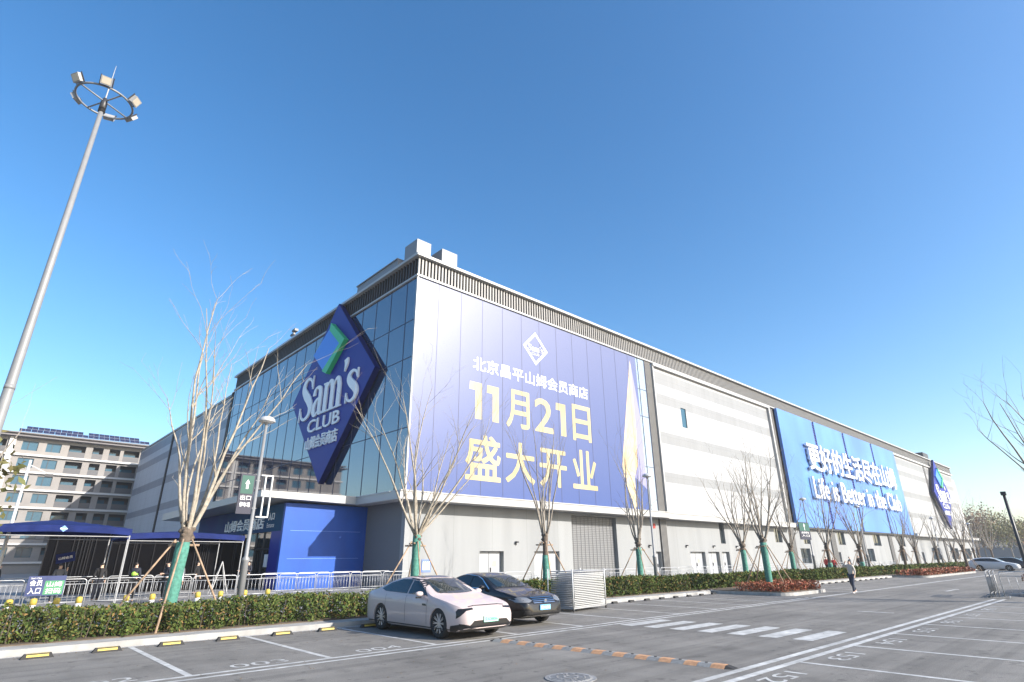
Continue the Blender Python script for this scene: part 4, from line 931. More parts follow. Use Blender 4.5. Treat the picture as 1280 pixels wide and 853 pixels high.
# entrance placard on barrier
pl = thing('entrance_placard', 'blue and green entrance placard hung on the leftmost plaza barriers', 'sign', (2.25, 31.86, .62))
b = MB(); b.box(0, 1.85, -.02, .01, 0, .8); b.build('board', mat('placard_blue', (0.02, 0.035, 0.12), 0.5), pl)
b = MB(); b.box(.85, 1.8, -.025, -.021, .04, .6); b.build('green_field', mat('placard_green', (0.05, 0.22, 0.10), 0.5), pl)
text('会员', (.12, -.021, .40), RX, RZ, .6, .24, M_letter, pl, .003, .01); text('入口', (.12, -.021, .08), RX, RZ, .6, .26, M_letter, pl, .003, .01)
text('山姆', (.95, -.026, .36), RX, RZ, .75, .2, M_letter, pl, .003, .01); text('扫码', (.95, -.026, .08), RX, RZ, .75, .22, M_letter, pl, .003, .01)
text("Sam's Club", (.12, -.021, .68), RX, RZ, .5, .07, M_letter, pl, .003, .0)
pl.scale = (.68, 1, .95)
# small A-frame by the entrance
af = thing('a_frame', 'grey folding A-frame trestle standing before the entrance doors', 'trestle', (11.4, 37.6, .13))
b = MB()
for s in (-1, 1):
    b.tube([(s*.45, -.25*s, 0), (0, 0, 1.75)], .03, 6); b.tube([(s*.45, .25*s, 0), (0, 0, 1.75)], .03, 6)
b.tube([(-.22, 0, .85), (.22, 0, .85)], .02, 6); b.build('frame', M_galv, af)
# ================================================================== CARS
def interp(pts, x):
    xs = [p[0] for p in pts]; ys = [p[1] for p in pts]; return float(np.interp(x, xs, ys))
def smooth_profile(pts, n=240, it=14):
    xs = np.linspace(pts[0][0], pts[-1][0], n); ys = np.interp(xs, [p[0] for p in pts], [p[1] for p in pts])
    for _ in range(it): ys[1:-1] = (ys[:-2] + 2*ys[1:-1] + ys[2:]) / 4
    return list(zip(xs, ys))
def car_body(L, W, prof, belt, nose=.55, tail=.6, zb=.19, roofw=.60, nosew=.70, tailw=.78):
    prof = smooth_profile(prof); belt = smooth_profile(belt)
    ny = 96; ys = []
    for i in range(ny):
        s = i/(ny-1); ys.append(L*(.5 - .5*math.cos(PI*s))*.35 + L*s*.65)
    rings = []
    for y in ys:
        zt = interp(prof, y); bl = min(interp(belt, y), zt - .045)
        e = 1.0
        if y < nose: e = nosew + (1-nosew)*math.sqrt(max(0, 1 - ((nose-y)/nose)**2.3))
        if y > L - tail: e = tailw + (1-tailw)*math.sqrt(max(0, 1 - ((y-L+tail)/tail)**2.4))
        w_ = W/2*e; z0 = zb + (.10*(1-min(1, y/.35)) if y < .35 else 0) + (.12*(1 - min(1, (L-y)/.35)) if y > L-.35 else 0)
        zm = z0 + (bl - z0)*.48
        hc = zt - bl
        xin = min(w_*.965 - hc*.50, w_*.95); xin = max(xin, w_*roofw)
        half = [(0, z0), (w_*.7, z0), (w_*.93, z0 + .02), (w_*.985, z0 + .09), (w_*1.0, zm), (w_*1.0, zm + (bl-zm)*.55), (w_*.975, bl - .03), (w_*.955, bl)]
        m_ = 5
        for k in range(1, m_+1):
            s = k/m_; xx = w_*.955 + (xin - w_*.955)*s**1.12; half.append((xx, bl + (hc - .05*min(1, hc/.2) - .012)*s))
        for s in (.93, .8, .6, .35, 0):
            half.append((xin*s, zt - .045*min(1, hc/.2 + .25)*(s**3)))
        rings.append((y, half))
    mb = MB(); k = len(rings[0][1])
    for y, half in rings:
        full = [(x, z) for x, z in half] + [(-x, z) for x, z in half[-2:0:-1]]
        for x, z in full: mb.v.append((x, y, z))
    m_ = 2*k - 2
    for i in range(len(rings)-1):
        for j in range(m_): mb.f.append((i*m_+j, i*m_+(j+1) % m_, (i+1)*m_+(j+1) % m_, (i+1)*m_+j))
    mb.f.append(tuple(range(m_-1, -1, -1))[::-1]); mb.f.append(tuple((len(rings)-1)*m_ + j for j in range(m_))[::-1])
    bm = bmesh.new(); me = mb.mesh('body'); bm.from_mesh(me); bmesh.ops.recalc_face_normals(bm, faces=bm.faces[:]); bpy.data.meshes.remove(me)
    bmesh.ops.triangulate(bm, faces=bm.faces[:])
    return bm
def cut_arches(bm, arches, W, m):
    me = bpy.data.meshes.new('body'); bm.to_mesh(me); me.materials.append(m)
    o = bpy.data.objects.new('body', me); C.objects.link(o); cutters = []
    for y, r in arches:
        for s in (-1, 1):
            c = MB(); pts = [(r*math.cos(a), r*math.sin(a)) for a in [2*PI*k/36 for k in range(36)]]
            c.prism(pts, (s*(W/2 - .12) - .27, y, .33), (0, 1, 0), (0, 0, 1), .54)
            co = c.build('cutter', m); cutters.append(co); md = o.modifiers.new('b', 'BOOLEAN'); md.operation = 'DIFFERENCE'; md.object = co; md.solver = 'EXACT'
    bpy.context.view_layer.update()
    nm = bpy.data.meshes.new_from_object(o.evaluated_get(bpy.context.evaluated_depsgraph_get()))
    o.modifiers.clear(); o.data = nm; bpy.data.meshes.remove(me)
    for c in cutters: bpy.data.objects.remove(c)
    for p in nm.polygons: p.use_smooth = True
    try: nm.set_sharp_from_angle(angle=math.radians(38))
    except Exception: pass
    return o
def patch(bvh, poly, axis, m, name, parent, off=.007, step=.05, side=1):
    off = max(off, .007)
    """polygon drawn in a view (axis: 'x' side view (y,z), 'y' front view (x,z), 'z' plan (x,y)) and laid on the body surface"""
    bm = bmesh.new(); vs = [bm.verts.new((p[0], p[1], 0)) for p in poly]; bm.faces.new(vs)
    for ax in (0, 1):
        lo = min(p[ax] for p in poly); hi = max(p[ax] for p in poly); t = lo + step
        while t < hi:
            co = (t, 0, 0) if ax == 0 else (0, t, 0); no = (1, 0, 0) if ax == 0 else (0, 1, 0)
            bmesh.ops.bisect_plane(bm, geom=bm.verts[:]+bm.edges[:]+bm.faces[:], plane_co=co, plane_no=no); t += step
    bad = []
    for v in bm.verts:
        a, b_ = v.co.x, v.co.y
        if axis == 'x': og, d = Vector((2.5*side, a, b_)), Vector((-side, 0, 0))
        elif axis == 'y': og, d = Vector((a, -2 if side > 0 else 8, b_)), Vector((0, 1 if side > 0 else -1, 0))
        else: og, d = Vector((a, b_, 3)), Vector((0, 0, -1))
        hit, nrm, idx, dist = bvh.ray_cast(og, d)
        if hit is None: bad.append(v); continue
        if nrm.dot(d) > 0: nrm = -nrm
        v.co = hit + nrm*off
    bmesh.ops.delete(bm, geom=bad, context='VERTS')
    bmesh.ops.triangulate(bm, faces=bm.faces[:])
    me = bpy.data.meshes.new(name); bm.to_mesh(me); bm.free(); me.materials.append(m)
    for p in me.polygons: p.use_smooth = True
    # face outwards
    o = bpy.data.objects.new(name, me); C.objects.link(o); o.parent = parent; return o
def wheel(parent, x, y, r, side, spokes=10, face=None):
    t = bpy.data.objects.new('wheel', None); C.objects.link(t); t.parent = parent; t.location = (x, y, r)
    def ringx(prof, n=36):
        mb = MB()
        for rad, xx in prof:
            for j in range(n): mb.v.append((xx*side, rad*math.cos(2*PI*j/n), rad*math.sin(2*PI*j/n)))
        for i in range(len(prof)-1):
            for j in range(n): mb.f.append((i*n+j, i*n+(j+1) % n, (i+1)*n+(j+1) % n, (i+1)*n+j))
        return mb
    ty = ringx([(r*.70, -.20), (r*.98, -.20), (r, -.17), (r, -.03), (r*.97, -.005), (r*.74, 0.0), (r*.70, -.01)]); ty.build('tyre', M_black, t, True)
    rim = ringx([(r*.72, -.19), (r*.72, -.01), (r*.69, .002), (r*.67, -.01), (r*.66, -.08), (.0, -.085)]); rim.build('rim', mat('rim_dark', (0.03, 0.03, 0.033), 0.4, metal=.5), t, True)
    sp_ = MB()
    for k in range(spokes):
        a = 2*PI*k/spokes
        for da in (-.09, .09):
            c0, s0 = math.cos(a + da*.3), math.sin(a + da*.3); c1, s1 = math.cos(a+da), math.sin(a+da)
            sp_.tube([(side*-.028, r*.10*c0, r*.10*s0), (side*-.012, r*.69*c1, r*.69*s1)], [.014, .009], 5)
    for rad, xx in ((.15, -.02),): 
        sp_.add([(side*xx, r*rad*math.cos(2*PI*k/16), r*rad*math.sin(2*PI*k/16)) for k in range(16)], [tuple(range(16))])
    sp_.build('spokes', face or mat('rim_alloy', (0.55, 0.55, 0.56), 0.3, metal=.7), t)
    return t
def paint(name, col, rough=.25, metal=.0):
    m = mat(name, col, .5, metal, coat=.75, spec=.15); m.node_tree.nodes['Principled BSDF'].inputs['Coat Roughness'].default_value = .07; return m
M_cglass = mat('car_glass', (0.012, 0.02, 0.024), 0.03, spec=.6)
M_cblack = mat('car_black_trim', (0.012, 0.012, 0.013), 0.3)
M_chrome = mat('chrome', (0.75, 0.75, 0.76), 0.12, metal=1.0)
M_hl = mat('headlight_lens', (0.20, 0.205, 0.21), 0.1, metal=.3, coat=1.0)
def sedan_fast(label, loc, rz):
    t = thing('parked_car', label, 'car', loc, rz)
    L, W = 4.95, 1.93
    prof = [(0, .62), (.05, .70), (.25, .80), (.7, .90), (1.25, .985), (1.42, 1.02), (2.3, 1.385), (2.65, 1.45), (3.05, 1.455), (3.6, 1.37), (4.25, 1.15), (4.65, 1.05), (4.9, 1.0), (4.95, .9)]
    belt = [(0, .60), (.3, .74), (.9, .86), (1.5, .93), (3.0, .96), (4.2, .98), (4.95, .93)]
    bm = car_body(L, W, prof, belt, nose=.75, tail=.7, zb=.17, nosew=.66, tailw=.72)
    bvh = BVHTree.FromBMesh(bm)
    m = paint('pearl_pink_white_paint', (0.49, 0.405, 0.39))
    body = cut_arches(bm, [(.98, .385), (3.86, .385)], W, m); body.parent = t; bm.free()
    for s in (-1, 1):
        fw = patch(bvh, [(1.62, .985), (2.52, 1.005), (2.52, 1.345), (2.34, 1.335), (2.1, 1.25)], 'x', M_cglass, 'side_window', t, side=s)
        rw = patch(bvh, [(2.58, 1.005), (3.75, 1.04), (4.0, 1.10), (3.62, 1.26), (3.1, 1.36), (2.7, 1.365), (2.58, 1.355)], 'x', M_cglass, 'side_window', t, side=s)
        patch(bvh, [(1.55, .965), (1.62, .975), (2.12, 1.26), (2.36, 1.35), (2.7, 1.38), (2.7, 1.40), (2.3, 1.37), (2.05, 1.275)], 'x', M_cblack, 'window_trim', t, off=.004, side=s)
        for y in (2.55, 3.62): patch(bvh, [(y, .30), (y + .012, .30), (y + .012, .97), (y, .97)], 'x', M_cblack, 'door_gap', t, off=.003, side=s, step=.2)
        patch(bvh, [(1.5, .3), (1.512, .3), (1.512, .9), (1.5, .9)], 'x', M_cblack, 'door_gap', t, off=.003, side=s, step=.2)
        for y in (2.25, 3.3): patch(bvh, [(y, .845), (y + .2, .85), (y + .2, .87), (y, .865)], 'x', m, 'door_handle', t, off=.018, side=s)
        patch(bvh, [(.35, .18), (4.6, .18), (4.6, .255), (.35, .255)], 'x', M_cblack, 'sill_trim', t, off=.005, side=s)
        patch(bvh, [(1.52, .74), (1.72, .75), (1.72, .79), (1.56, .79)], 'x', M_cblack, 'side_vent', t, off=.006, side=s, step=.03)
        # headlamp: flat bar with a drooping blade
        patch(bvh, [(s*.52, .735), (s*.86, .72), (s*.90, .66), (s*.905, .50), (s*.82, .60), (s*.74, .675), (s*.50, .70)], 'y', M_cblack, 'headlight', t, off=.006, step=.03)
        mr = MB(); mr.lathe([(.02, -.05), (.09, -.04), (.12, .0), (.10, .05), (.03, .07)], 0, 0, 12)
        mo = mr.build('mirror', m, t, True); mo.location = (s*1.03, 1.78, 1.02); mo.scale = (1.0, .75, 1.0)
        mm_ = MB(); mm_.box(-.1, .06, -.03, .03, -.1, -.06); q = mm_.build('mirror_foot', M_cblack, mo)
        if s > 0: q.scale = (1, 1, 1)
    patch(bvh, [(-.60, 1.50), (-.3, 1.42), (0, 1.40), (.3, 1.42), (.60, 1.50), (.62, 1.62), (.52, 2.28), (.25, 2.34), (-.25, 2.34), (-.52, 2.28), (-.62, 1.62)], 'z', M_cglass, 'windscreen', t)
    patch(bvh, [(-.50, 2.45), (.50, 2.45), (.50, 3.5), (-.50, 3.5)], 'z', M_cglass, 'glass_roof', t)
    patch(bvh, [(-.6, .765), (-.4, .785), (.4, .785), (.6, .765), (.6, .752), (.4, .770), (-.4, .770), (-.6, .752)], 'y', M_cblack, 'light_bar', t, off=.006, step=.05)
    patch(bvh, [(-.80, .19), (.80, .19), (.87, .39), (.66, .35), (.54, .45), (-.54, .45), (-.66, .35), (-.87, .39)], 'y', M_cblack, 'lower_grille', t, off=.008, step=.05)
    for s in (-1, 1): patch(bvh, [(.06, .20), (.52, .20), (.46, .33), (.20, .37), (.08, .38)], 'x', M_cblack, 'lower_grille', t, off=.008, side=s)
    pb = MB(); pb.box(-.24, .24, -.03, .0, .40, .54); p_ = pb.build('number_plate', mat('plate_green', (0.30, 0.72, 0.52), 0.5), t)
    text('京AD88066', (-.21, -.031, .425), RX, RZ, .42, .09, mat('plate_dark', (0.02, 0.12, 0.07), 0.5), p_, .002, .0)
    wb = MB(); wb.tube([(-.55, 1.47, 1.03), (.05, 1.52, 1.06)], .01, 4); wb.build('wiper', M_cblack, t)
    for x, s in ((-W/2 + .02, -1), (W/2 - .02, 1)):
        for y in (.98, 3.86): wheel(t, x, y, .355, s, 10)
    return t
def sedan_notch(label, loc, rz, col=(0.006, 0.006, 0.007), nm='black_car_paint', grp=None, plate='京N·6E18'):
    t = thing('parked_car', label, 'car', loc, rz, grp)
    L, W = 4.9, 1.84
    prof = [(0, .60), (.05, .72), (.3, .83), (.8, .93), (1.3, 1.0), (2.15, 1.37), (2.55, 1.46), (3.1, 1.465), (3.5, 1.38), (4.15, 1.10), (4.6, 1.07), (4.86, 1.02), (4.9, .9)]
    belt = [(0, .60), (.3, .76), (.9, .88), (1.5, .95), (3.0, .99), (4.2, 1.0), (4.9, .94)]
    bm = car_body(L, W, prof, belt, nose=.6, tail=.55, zb=.2, nosew=.72, tailw=.78); bvh = BVHTree.FromBMesh(bm)
    m = paint(nm, col); body = cut_arches(bm, [(.95, .37), (3.75, .37)], W, m); body.parent = t; bm.free()
    for s in (-1, 1):
        patch(bvh, [(1.7, 1.01), (2.6, 1.03), (2.6, 1.36), (2.35, 1.335), (2.1, 1.245)], 'x', M_cglass, 'side_window', t, side=s)
        patch(bvh, [(2.66, 1.03), (3.85, 1.06), (3.5, 1.28), (3.2, 1.355), (2.66, 1.37)], 'x', M_cglass, 'side_window', t, side=s)
        patch(bvh, [(1.62, .99), (3.9, 1.035), (3.9, 1.05), (1.62, 1.003)], 'x', M_chrome, 'window_trim', t, off=.007, side=s, step=.2)
        patch(bvh, [(1.62, 1.0), (2.15, 1.295), (2.4, 1.375), (2.9, 1.41), (3.3, 1.39), (3.3, 1.375), (2.9, 1.395), (2.42, 1.36), (2.18, 1.28), (1.67, 1.0)], 'x', M_chrome, 'window_trim', t, off=.007, side=s, step=.2)
        patch(bvh, [(s*.47, .70), (s*.58, .785), (s*.84, .80), (s*.91, .74), (s*.90, .66), (s*.62, .655)], 'y', M_hl, 'headlight', t, off=.006, step=.04)
        patch(bvh, [(s*.55, .34), (s*.80, .34), (s*.78, .44), (s*.60, .44)], 'y', M_cblack, 'fog_lamp', t, off=.006, step=.04)
        for y in (2.63, 3.55): patch(bvh, [(y, .34), (y + .012, .34), (y + .012, 1.0), (y, 1.0)], 'x', M_cblack, 'door_gap', t, off=.003, side=s, step=.2)
        for y in (2.35, 3.3): patch(bvh, [(y, .865), (y + .2, .87), (y + .2, .895), (y, .89)], 'x', M_chrome, 'door_handle', t, off=.018, side=s)
        mr = MB(); mr.lathe([(.02, -.05), (.09, -.04), (.12, .0), (.10, .05), (.03, .07)], 0, 0, 12); mo = mr.build('mirror', m, t, True); mo.location = (s*.98, 1.85, 1.04); mo.scale = (1, .75, 1)
    patch(bvh, [(-.66, 1.48), (-.3, 1.40), (.3, 1.40), (.66, 1.48), (.56, 2.3), (.3, 2.36), (-.3, 2.36), (-.56, 2.3)], 'z', M_cglass, 'windscreen', t)
    patch(bvh, [(-.46, .60), (.46, .60), (.50, .78), (-.50, .78)], 'y', M_cblack, 'grille', t, off=.005, step=.05)
    for z in (.625, .67, .715, .76): patch(bvh, [(-.45, z), (.45, z), (.46, z + .018), (-.46, z + .018)], 'y', M_chrome, 'grille_bar', t, off=.02, step=.1)
    em = MB(); em.lathe([(.055, 0), (.045, .02)], 0, 0, 16); eo = em.build('emblem', M_chrome, t); eo.location = (0, -.03, .70); eo.rotation_euler = (PI/2, 0, 0)
    patch(bvh, [(-.5, .26), (.5, .26), (.6, .40), (-.6, .40)], 'y', M_cblack, 'lower_grille', t, off=.006, step=.05)
    patch(bvh, [(-.72, .285), (.72, .285), (.72, .30), (-.72, .30)], 'y', M_chrome, 'bumper_trim', t, off=.012, step=.1)
    pb = MB(); pb.box(-.22, .22, -.035, .0, .44, .58); p_ = pb.build('number_plate', mat('plate_blue', (0.16, 0.42, 0.78), 0.5), t)
    text(plate, (-.19, -.036, .465), RX, RZ, .38, .09, M_letter, p_, .002, .0)
    for x, s in ((-W/2 + .02, -1), (W/2 - .02, 1)):
        for y in (.95, 3.75): wheel(t, x, y, .335, s, 8)
    return t
def wagon(label, loc, rz, col, nm):
    t = thing('parked_car', label, 'car', loc, rz, None)
    L, W = 4.9, 1.9
    prof = [(0, .60), (.06, .75), (.3, .86), (.9, .98), (1.3, 1.04), (2.1, 1.46), (2.6, 1.56), (3.6, 1.55), (4.3, 1.44), (4.65, 1.2), (4.85, 1.02), (4.9, .9)]
    belt = [(0, .60), (.3, .78), (.9, .90), (1.5, .98), (3.0, 1.04), (4.2, 1.09), (4.9, .98)]
    bm = car_body(L, W, prof, belt, nose=.6, tail=.5, zb=.22, nosew=.72, tailw=.82); bvh = BVHTree.FromBMesh(bm)
    m = paint(nm, col); body = cut_arches(bm, [(.95, .39), (3.8, .39)], W, m); body.parent = t; bm.free()
    for s in (-1, 1):
        patch(bvh, [(1.62, 1.06), (4.35, 1.14), (4.1, 1.36), (3.5, 1.46), (2.6, 1.465), (2.15, 1.37)], 'x', M_cglass, 'side_window', t, side=s, step=.12)
        patch(bvh, [(s*.47, .72), (s*.84, .80), (s*.90, .70), (s*.62, .66)], 'y', M_hl, 'headlight', t, off=.006, step=.1)
        patch(bvh, [(.4, .22), (4.5, .22), (4.5, .32), (.4, .32)], 'x', M_cblack, 'sill_trim', t, off=.006, side=s, step=.3)
    patch(bvh, [(-.66, 1.48), (.66, 1.48), (.56, 2.25), (-.56, 2.25)], 'z', M_cglass, 'windscreen', t, step=.12)
    for x, s in ((-W/2 + .02, -1), (W/2 - .02, 1)):
        for y in (.95, 3.8): wheel(t, x, y, .36, s, 6)
    return t
sedan_fast('pale pinkish white fastback sedan with green plate parked nearest the camera', (10.42, 12.15, 0), 0)
sedan_notch('black sedan with chrome grille and blue plate parked beside the white sedan', (13.55, 13.25, 0), 0)
wagon('white estate car parked side on at the far end of the road', (95.2, 12.0, 0), .0, (0.5, 0.51, 0.53), 'white_car_paint')
wagon('dark grey car parked just behind the far white estate car', (99.8, 10.6, 0), .0, (0.03, 0.035, 0.045), 'dark_grey_paint')
wagon('silver white car parked rightmost and farthest at the road end', (105.5, 8.6, 0), .0, (0.6, 0.62, 0.66), 'silver_car_paint')
# ================================================================== PEOPLE
def skin_mesh(name, verts, edges, rad, m, sub=1):
    me = bpy.data.meshes.new(name); me.from_pydata([tuple(v) for v in verts], edges, []); me.update()
    o = bpy.data.objects.new(name, me); C.objects.link(o)
    md = o.modifiers.new('s', 'SKIN'); sv = me.skin_vertices[0].data
    for i, r in enumerate(rad): sv[i].radius = (r, r) if not hasattr(r, '__len__') else r
    sv[0].use_root = True
    sb2 = o.modifiers.new('d', 'SUBSURF'); sb2.levels = sub; sb2.render_levels = sub
    bpy.context.view_layer.update()
    nm = bpy.data.meshes.new_from_object(o.evaluated_get(bpy.context.evaluated_depsgraph_get()))
    o.modifiers.clear(); o.data = nm; bpy.data.meshes.remove(me); nm.materials.clear(); nm.materials.append(m)
    for p in nm.polygons: p.use_smooth = True
    return o
def person(label, loc, rz, top, trousers, h=1.72, stride=0.0, armL=None, armR=None, hair='short', vest=None, shoe=None, cap=False):
    """faces local -y. joints in metres for 1.72 m, scaled"""
    k = h/1.72; t = thing('person', label, 'person', loc, rz); 
    s = stride
    J = dict(pel=(0, 0, .95), sp=(0, .01, 1.15), ch=(0, 0, 1.36), nk=(0, .01, 1.49), hb=(0, 0, 1.57), hd=(0, -.01, 1.66),
             shL=(.17, .01, 1.42), shR=(-.17, .01, 1.42), hipL=(.09, 0, .91), hipR=(-.09, 0, .91))
    J['elL'], J['haL'] = armL or ((.23, .03, 1.16), (.24, -.06, .92)); J['elR'], J['haR'] = armR or ((-.23, .03, 1.16), (-.24, -.06, .92))
    J['knL'] = (.10, -.16*s, .50 + .02*s); J['anL'] = (.10, -.20*s + .0, .09); J['toL'] = (.11, -.20*s - .15, .035)
    J['knR'] = (-.10, .02*s - .02, .49); J['anR'] = (-.10, .30*s, .09 + .10*s); J['toR'] = (-.11, .30*s - .13, .035 + .03*s)
    R_ = dict(pel=.12, sp=.105, ch=.125, nk=.05, hb=.075, hd=.085, shL=.06, shR=.06, hipL=.085, hipR=.085, elL=.04, elR=.04, haL=.028, haR=.028, knL=.055, knR=.055, anL=.038, anR=.038, toL=.03, toR=.03)
    names = list(J); idx = {n: i for i, n in enumerate(names)}
    E_ = [('pel', 'sp'), ('sp', 'ch'), ('ch', 'nk'), ('nk', 'hb'), ('hb', 'hd'), ('ch', 'shL'), ('ch', 'shR'), ('shL', 'elL'), ('elL', 'haL'), ('shR', 'elR'), ('elR', 'haR'), ('pel', 'hipL'), ('pel', 'hipR'), ('hipL', 'knL'), ('knL', 'anL'), ('anL', 'toL'), ('hipR', 'knR'), ('knR', 'anR'), ('anR', 'toR')]
    sc3 = lambda p: (p[0]*k, p[1]*k, p[2]*k)
    vs = [sc3(J[n]) for n in names]; rad = [R_[n]*k for n in names]; ed = [(idx[a], idx[b_]) for a, b_ in E_]
    # hands: palm and five fingers each
    for sd_ in ('L', 'R'):
        el, ha = Vector(J['el'+sd_]), Vector(J['ha'+sd_]); d = (ha - el).normalized(); a_ = Vector((0, -1, 0)) - d*d.dot(Vector((0, -1, 0))); a_ = a_.normalized() if a_.length > .1 else Vector((1, 0, 0))
        pi = len(vs); vs.append(sc3(ha + d*.07)); rad.append(.028*k); ed.append((idx['ha'+sd_], pi))
        for f_, (o_, ln) in enumerate(((-.027, .055), (-.009, .075), (.009, .08), (.027, .07))):
            fi = len(vs); vs.append(sc3(ha + d*(.07 + ln) + a_*o_*1.6)); rad.append(.009*k); ed.append((pi, fi))
        fi = len(vs); vs.append(sc3(ha + d*.07 + a_*.06)); rad.append(.010*k); ed.append((idx['ha'+sd_], fi))
    body = skin_mesh('body', vs, ed, rad, M_skin, 1); body.parent = t
    def sub(nm, keep, edges, grow, m, extra=None):
        kk = list(keep); v2 = [sc3(J[n] if n not in (extra or {}) else extra[n]) for n in kk]; r2 = [(R_[n]*grow[n] if isinstance(grow, dict) and n in grow else R_[n]*1.2)*k for n in kk]
        e2 = [(kk.index(a), kk.index(b_)) for a, b_ in edges]; o = skin_mesh(nm, v2, e2, r2, m, 1); o.parent = t; return o
    lerp = lambda a, b_, f: tuple(a[i] + (b_[i]-a[i])*f for i in range(3))
    low = dict(pel=(0, .0, .86))
    jk = sub('jacket', ['pel', 'sp', 'ch', 'nk', 'shL', 'shR', 'elL', 'elR', 'haL', 'haR'], [('pel', 'sp'), ('sp', 'ch'), ('ch', 'nk'), ('ch', 'shL'), ('ch', 'shR'), ('shL', 'elL'), ('elL', 'haL'), ('shR', 'elR'), ('elR', 'haR')],
             dict(pel=1.28, sp=1.32, ch=1.25, nk=1.2, shL=1.3, shR=1.3, elL=1.5, elR=1.5, haL=1.5, haR=1.5), top, dict(pel=(0, 0, .88), haL=lerp(J['elL'], J['haL'], .93), haR=lerp(J['elR'], J['haR'], .93)))
    sub('trousers', ['pel', 'hipL', 'hipR', 'knL', 'knR', 'anL', 'anR'], [('pel', 'hipL'), ('pel', 'hipR'), ('hipL', 'knL'), ('knL', 'anL'), ('hipR', 'knR'), ('knR', 'anR')],
        dict(pel=1.08, hipL=1.18, hipR=1.18, knL=1.4, knR=1.4, anL=1.6, anR=1.6), trousers)
    sm = shoe or M_cblack
    for n_ in ('L', 'R'):
        a, b_ = J['an'+n_], J['to'+n_]; o = skin_mesh('shoe', [sc3((a[0], a[1]+.04, b_[2]+.01)), sc3(lerp(a, b_, .5)[:2] + (b_[2]+.012,)), sc3((b_[0], b_[1], b_[2]+.005))], [(0, 1), (1, 2)], [.045*k, .045*k, .036*k], sm); o.parent = t
    hr = MB(); q = []
    hv = [(0, .02, 1.71), (0, .055, 1.66), (0, .06, 1.60)]; hrad = [.088, .080, .06]
    if hair == 'long': hv += [(0, .07, 1.50)]; hrad += [.05]
    o = skin_mesh('hair', [sc3(v) for v in hv], [(i, i+1) for i in range(len(hv)-1)], [r*k for r in hrad], M_hair if not cap else M_cblack); o.parent = t
    f = MB(); 
    for x in (-.03, .03): f.lathe([(.001, -.008), (.009, 0), (.001, .008)], x*k, -.098*k, 8, 1.655*k)
    f.build('eyes', M_hair, t)
    f = MB(); f.add([(-.012*k, -.09*k, 1.635*k), (.012*k, -.09*k, 1.635*k), (0, -.118*k, 1.628*k), (0, -.092*k, 1.665*k)], [(0, 1, 2), (0, 2, 3), (1, 3, 2)]); f.build('nose', M_skin, t)
    f = MB(); f.box(-.022*k, .022*k, -.094*k, -.086*k, 1.598*k, 1.606*k); f.build('mouth', mat('lips', (0.4, 0.15, 0.12), .5), t)
    if vest:
        v = sub('safety_vest', ['sp', 'ch'], [('sp', 'ch')], dict(sp=1.85, ch=1.6), vest, dict(sp=(0, .01, 1.06), ch=(0, 0, 1.38)))
    return t
T_dark = mat('cloth_dark_navy', (0.015, 0.018, 0.03), 0.8); T_black = mat('cloth_black', (0.012, 0.012, 0.014), 0.85)
T_cream = mat('cloth_cream', (0.45, 0.41, 0.36), 0.8); T_red = mat('cloth_red', (0.42, 0.035, 0.03), 0.75); T_vest = mat('hi_vis_green', (0.35, 0.65, 0.08), 0.6)
T_grey = mat('cloth_grey', (0.12, 0.13, 0.15), 0.85); T_denim = mat('cloth_denim', (0.035, 0.045, 0.07), 0.85); T_white = mat('cloth_white', (.6, .6, .6), .8)
person('person in a cream jacket and dark trousers walking across the road, hand at head', (36.0, 11.75, 0), -1.9, T_cream, T_denim, 1.68, .9, armR=((-.34, -.12, 1.36), (-.14, -.16, 1.58)), hair='long', shoe=T_white)
person('guard in a green high visibility vest standing behind the left barriers', (6.25, 33.2, .13), 2.6, T_dark, T_black, 1.74, 0, vest=T_vest, armL=((.24, .0, 1.18), (.12, -.2, 1.1)))
person('guard in dark uniform standing just right of the vested guard', (7.55, 33.0, .13), -1.3, T_dark, T_black, 1.76, .2, armL=((.22, .02, 1.18), (.06, -.2, 1.2)), armR=((-.22, .02, 1.18), (-.04, -.2, 1.16)))
person('person in grey jacket holding up the small blue placard in the queue', (3.55, 35.2, .13), .4, T_grey, T_dark, 1.7, 0, armL=((.25, -.1, 1.2), (.2, -.2, 1.45)))
hp = thing('hand_placard', 'small tilted blue placard held up above the queue', 'placard', (3.65, 34.9, 1.9), -.1)
hp.rotation_euler = (0, -.2, 0)
b = MB(); b.box(-.36, .36, -.01, .01, 0, .42); b.build('board', M_tent, hp); text('山姆会员', (-.26, -.011, .15), RX, RZ, .52, .12, M_letter, hp, .002, .005)
b = MB(); b.tube([(0, 0, -.45), (0, 0, 0)], .012, 6); b.build('stick', M_galv, hp)
person('person in dark coat under the left tent facing away', (5.2, 35.4, .13), 3.0, T_black, T_dark, 1.74, 0)
person('person in dark jacket standing at the entrance looking at a phone', (13.2, 38.4, .13), -.9, T_dark, T_black, 1.75, 0, armL=((.22, -.02, 1.18), (.08, -.24, 1.22)), armR=((-.22, -.02, 1.18), (-.06, -.24, 1.2)))
person('person in light clothing half hidden behind the tall wrapped tree trunk', (7.6, 31.2, .13), .2, T_white, T_grey, 1.66, 0)
person('person in dark coat at the left end of the queue lane, side on', (1.5, 38.2, .13), 1.6, T_black, T_grey, 1.72, 0)
person('person in blue grey jacket in the queue lane between the two tents', (8.9, 36.0, .13), -1.2, T_grey, T_denim, 1.68, 0)
person('person in black near the A-frame trestle under the right tent', (10.4, 38.6, .13), .8, T_black, T_black, 1.76, 0)
person('person in navy jacket with arms folded at the entrance doors', (13.9, 41.5, .13), -1.4, T_dark, T_grey, 1.7, 0, armL=((.23, -.02, 1.2), (.0, -.2, 1.2)), armR=((-.23, -.02, 1.2), (.02, -.22, 1.14)))
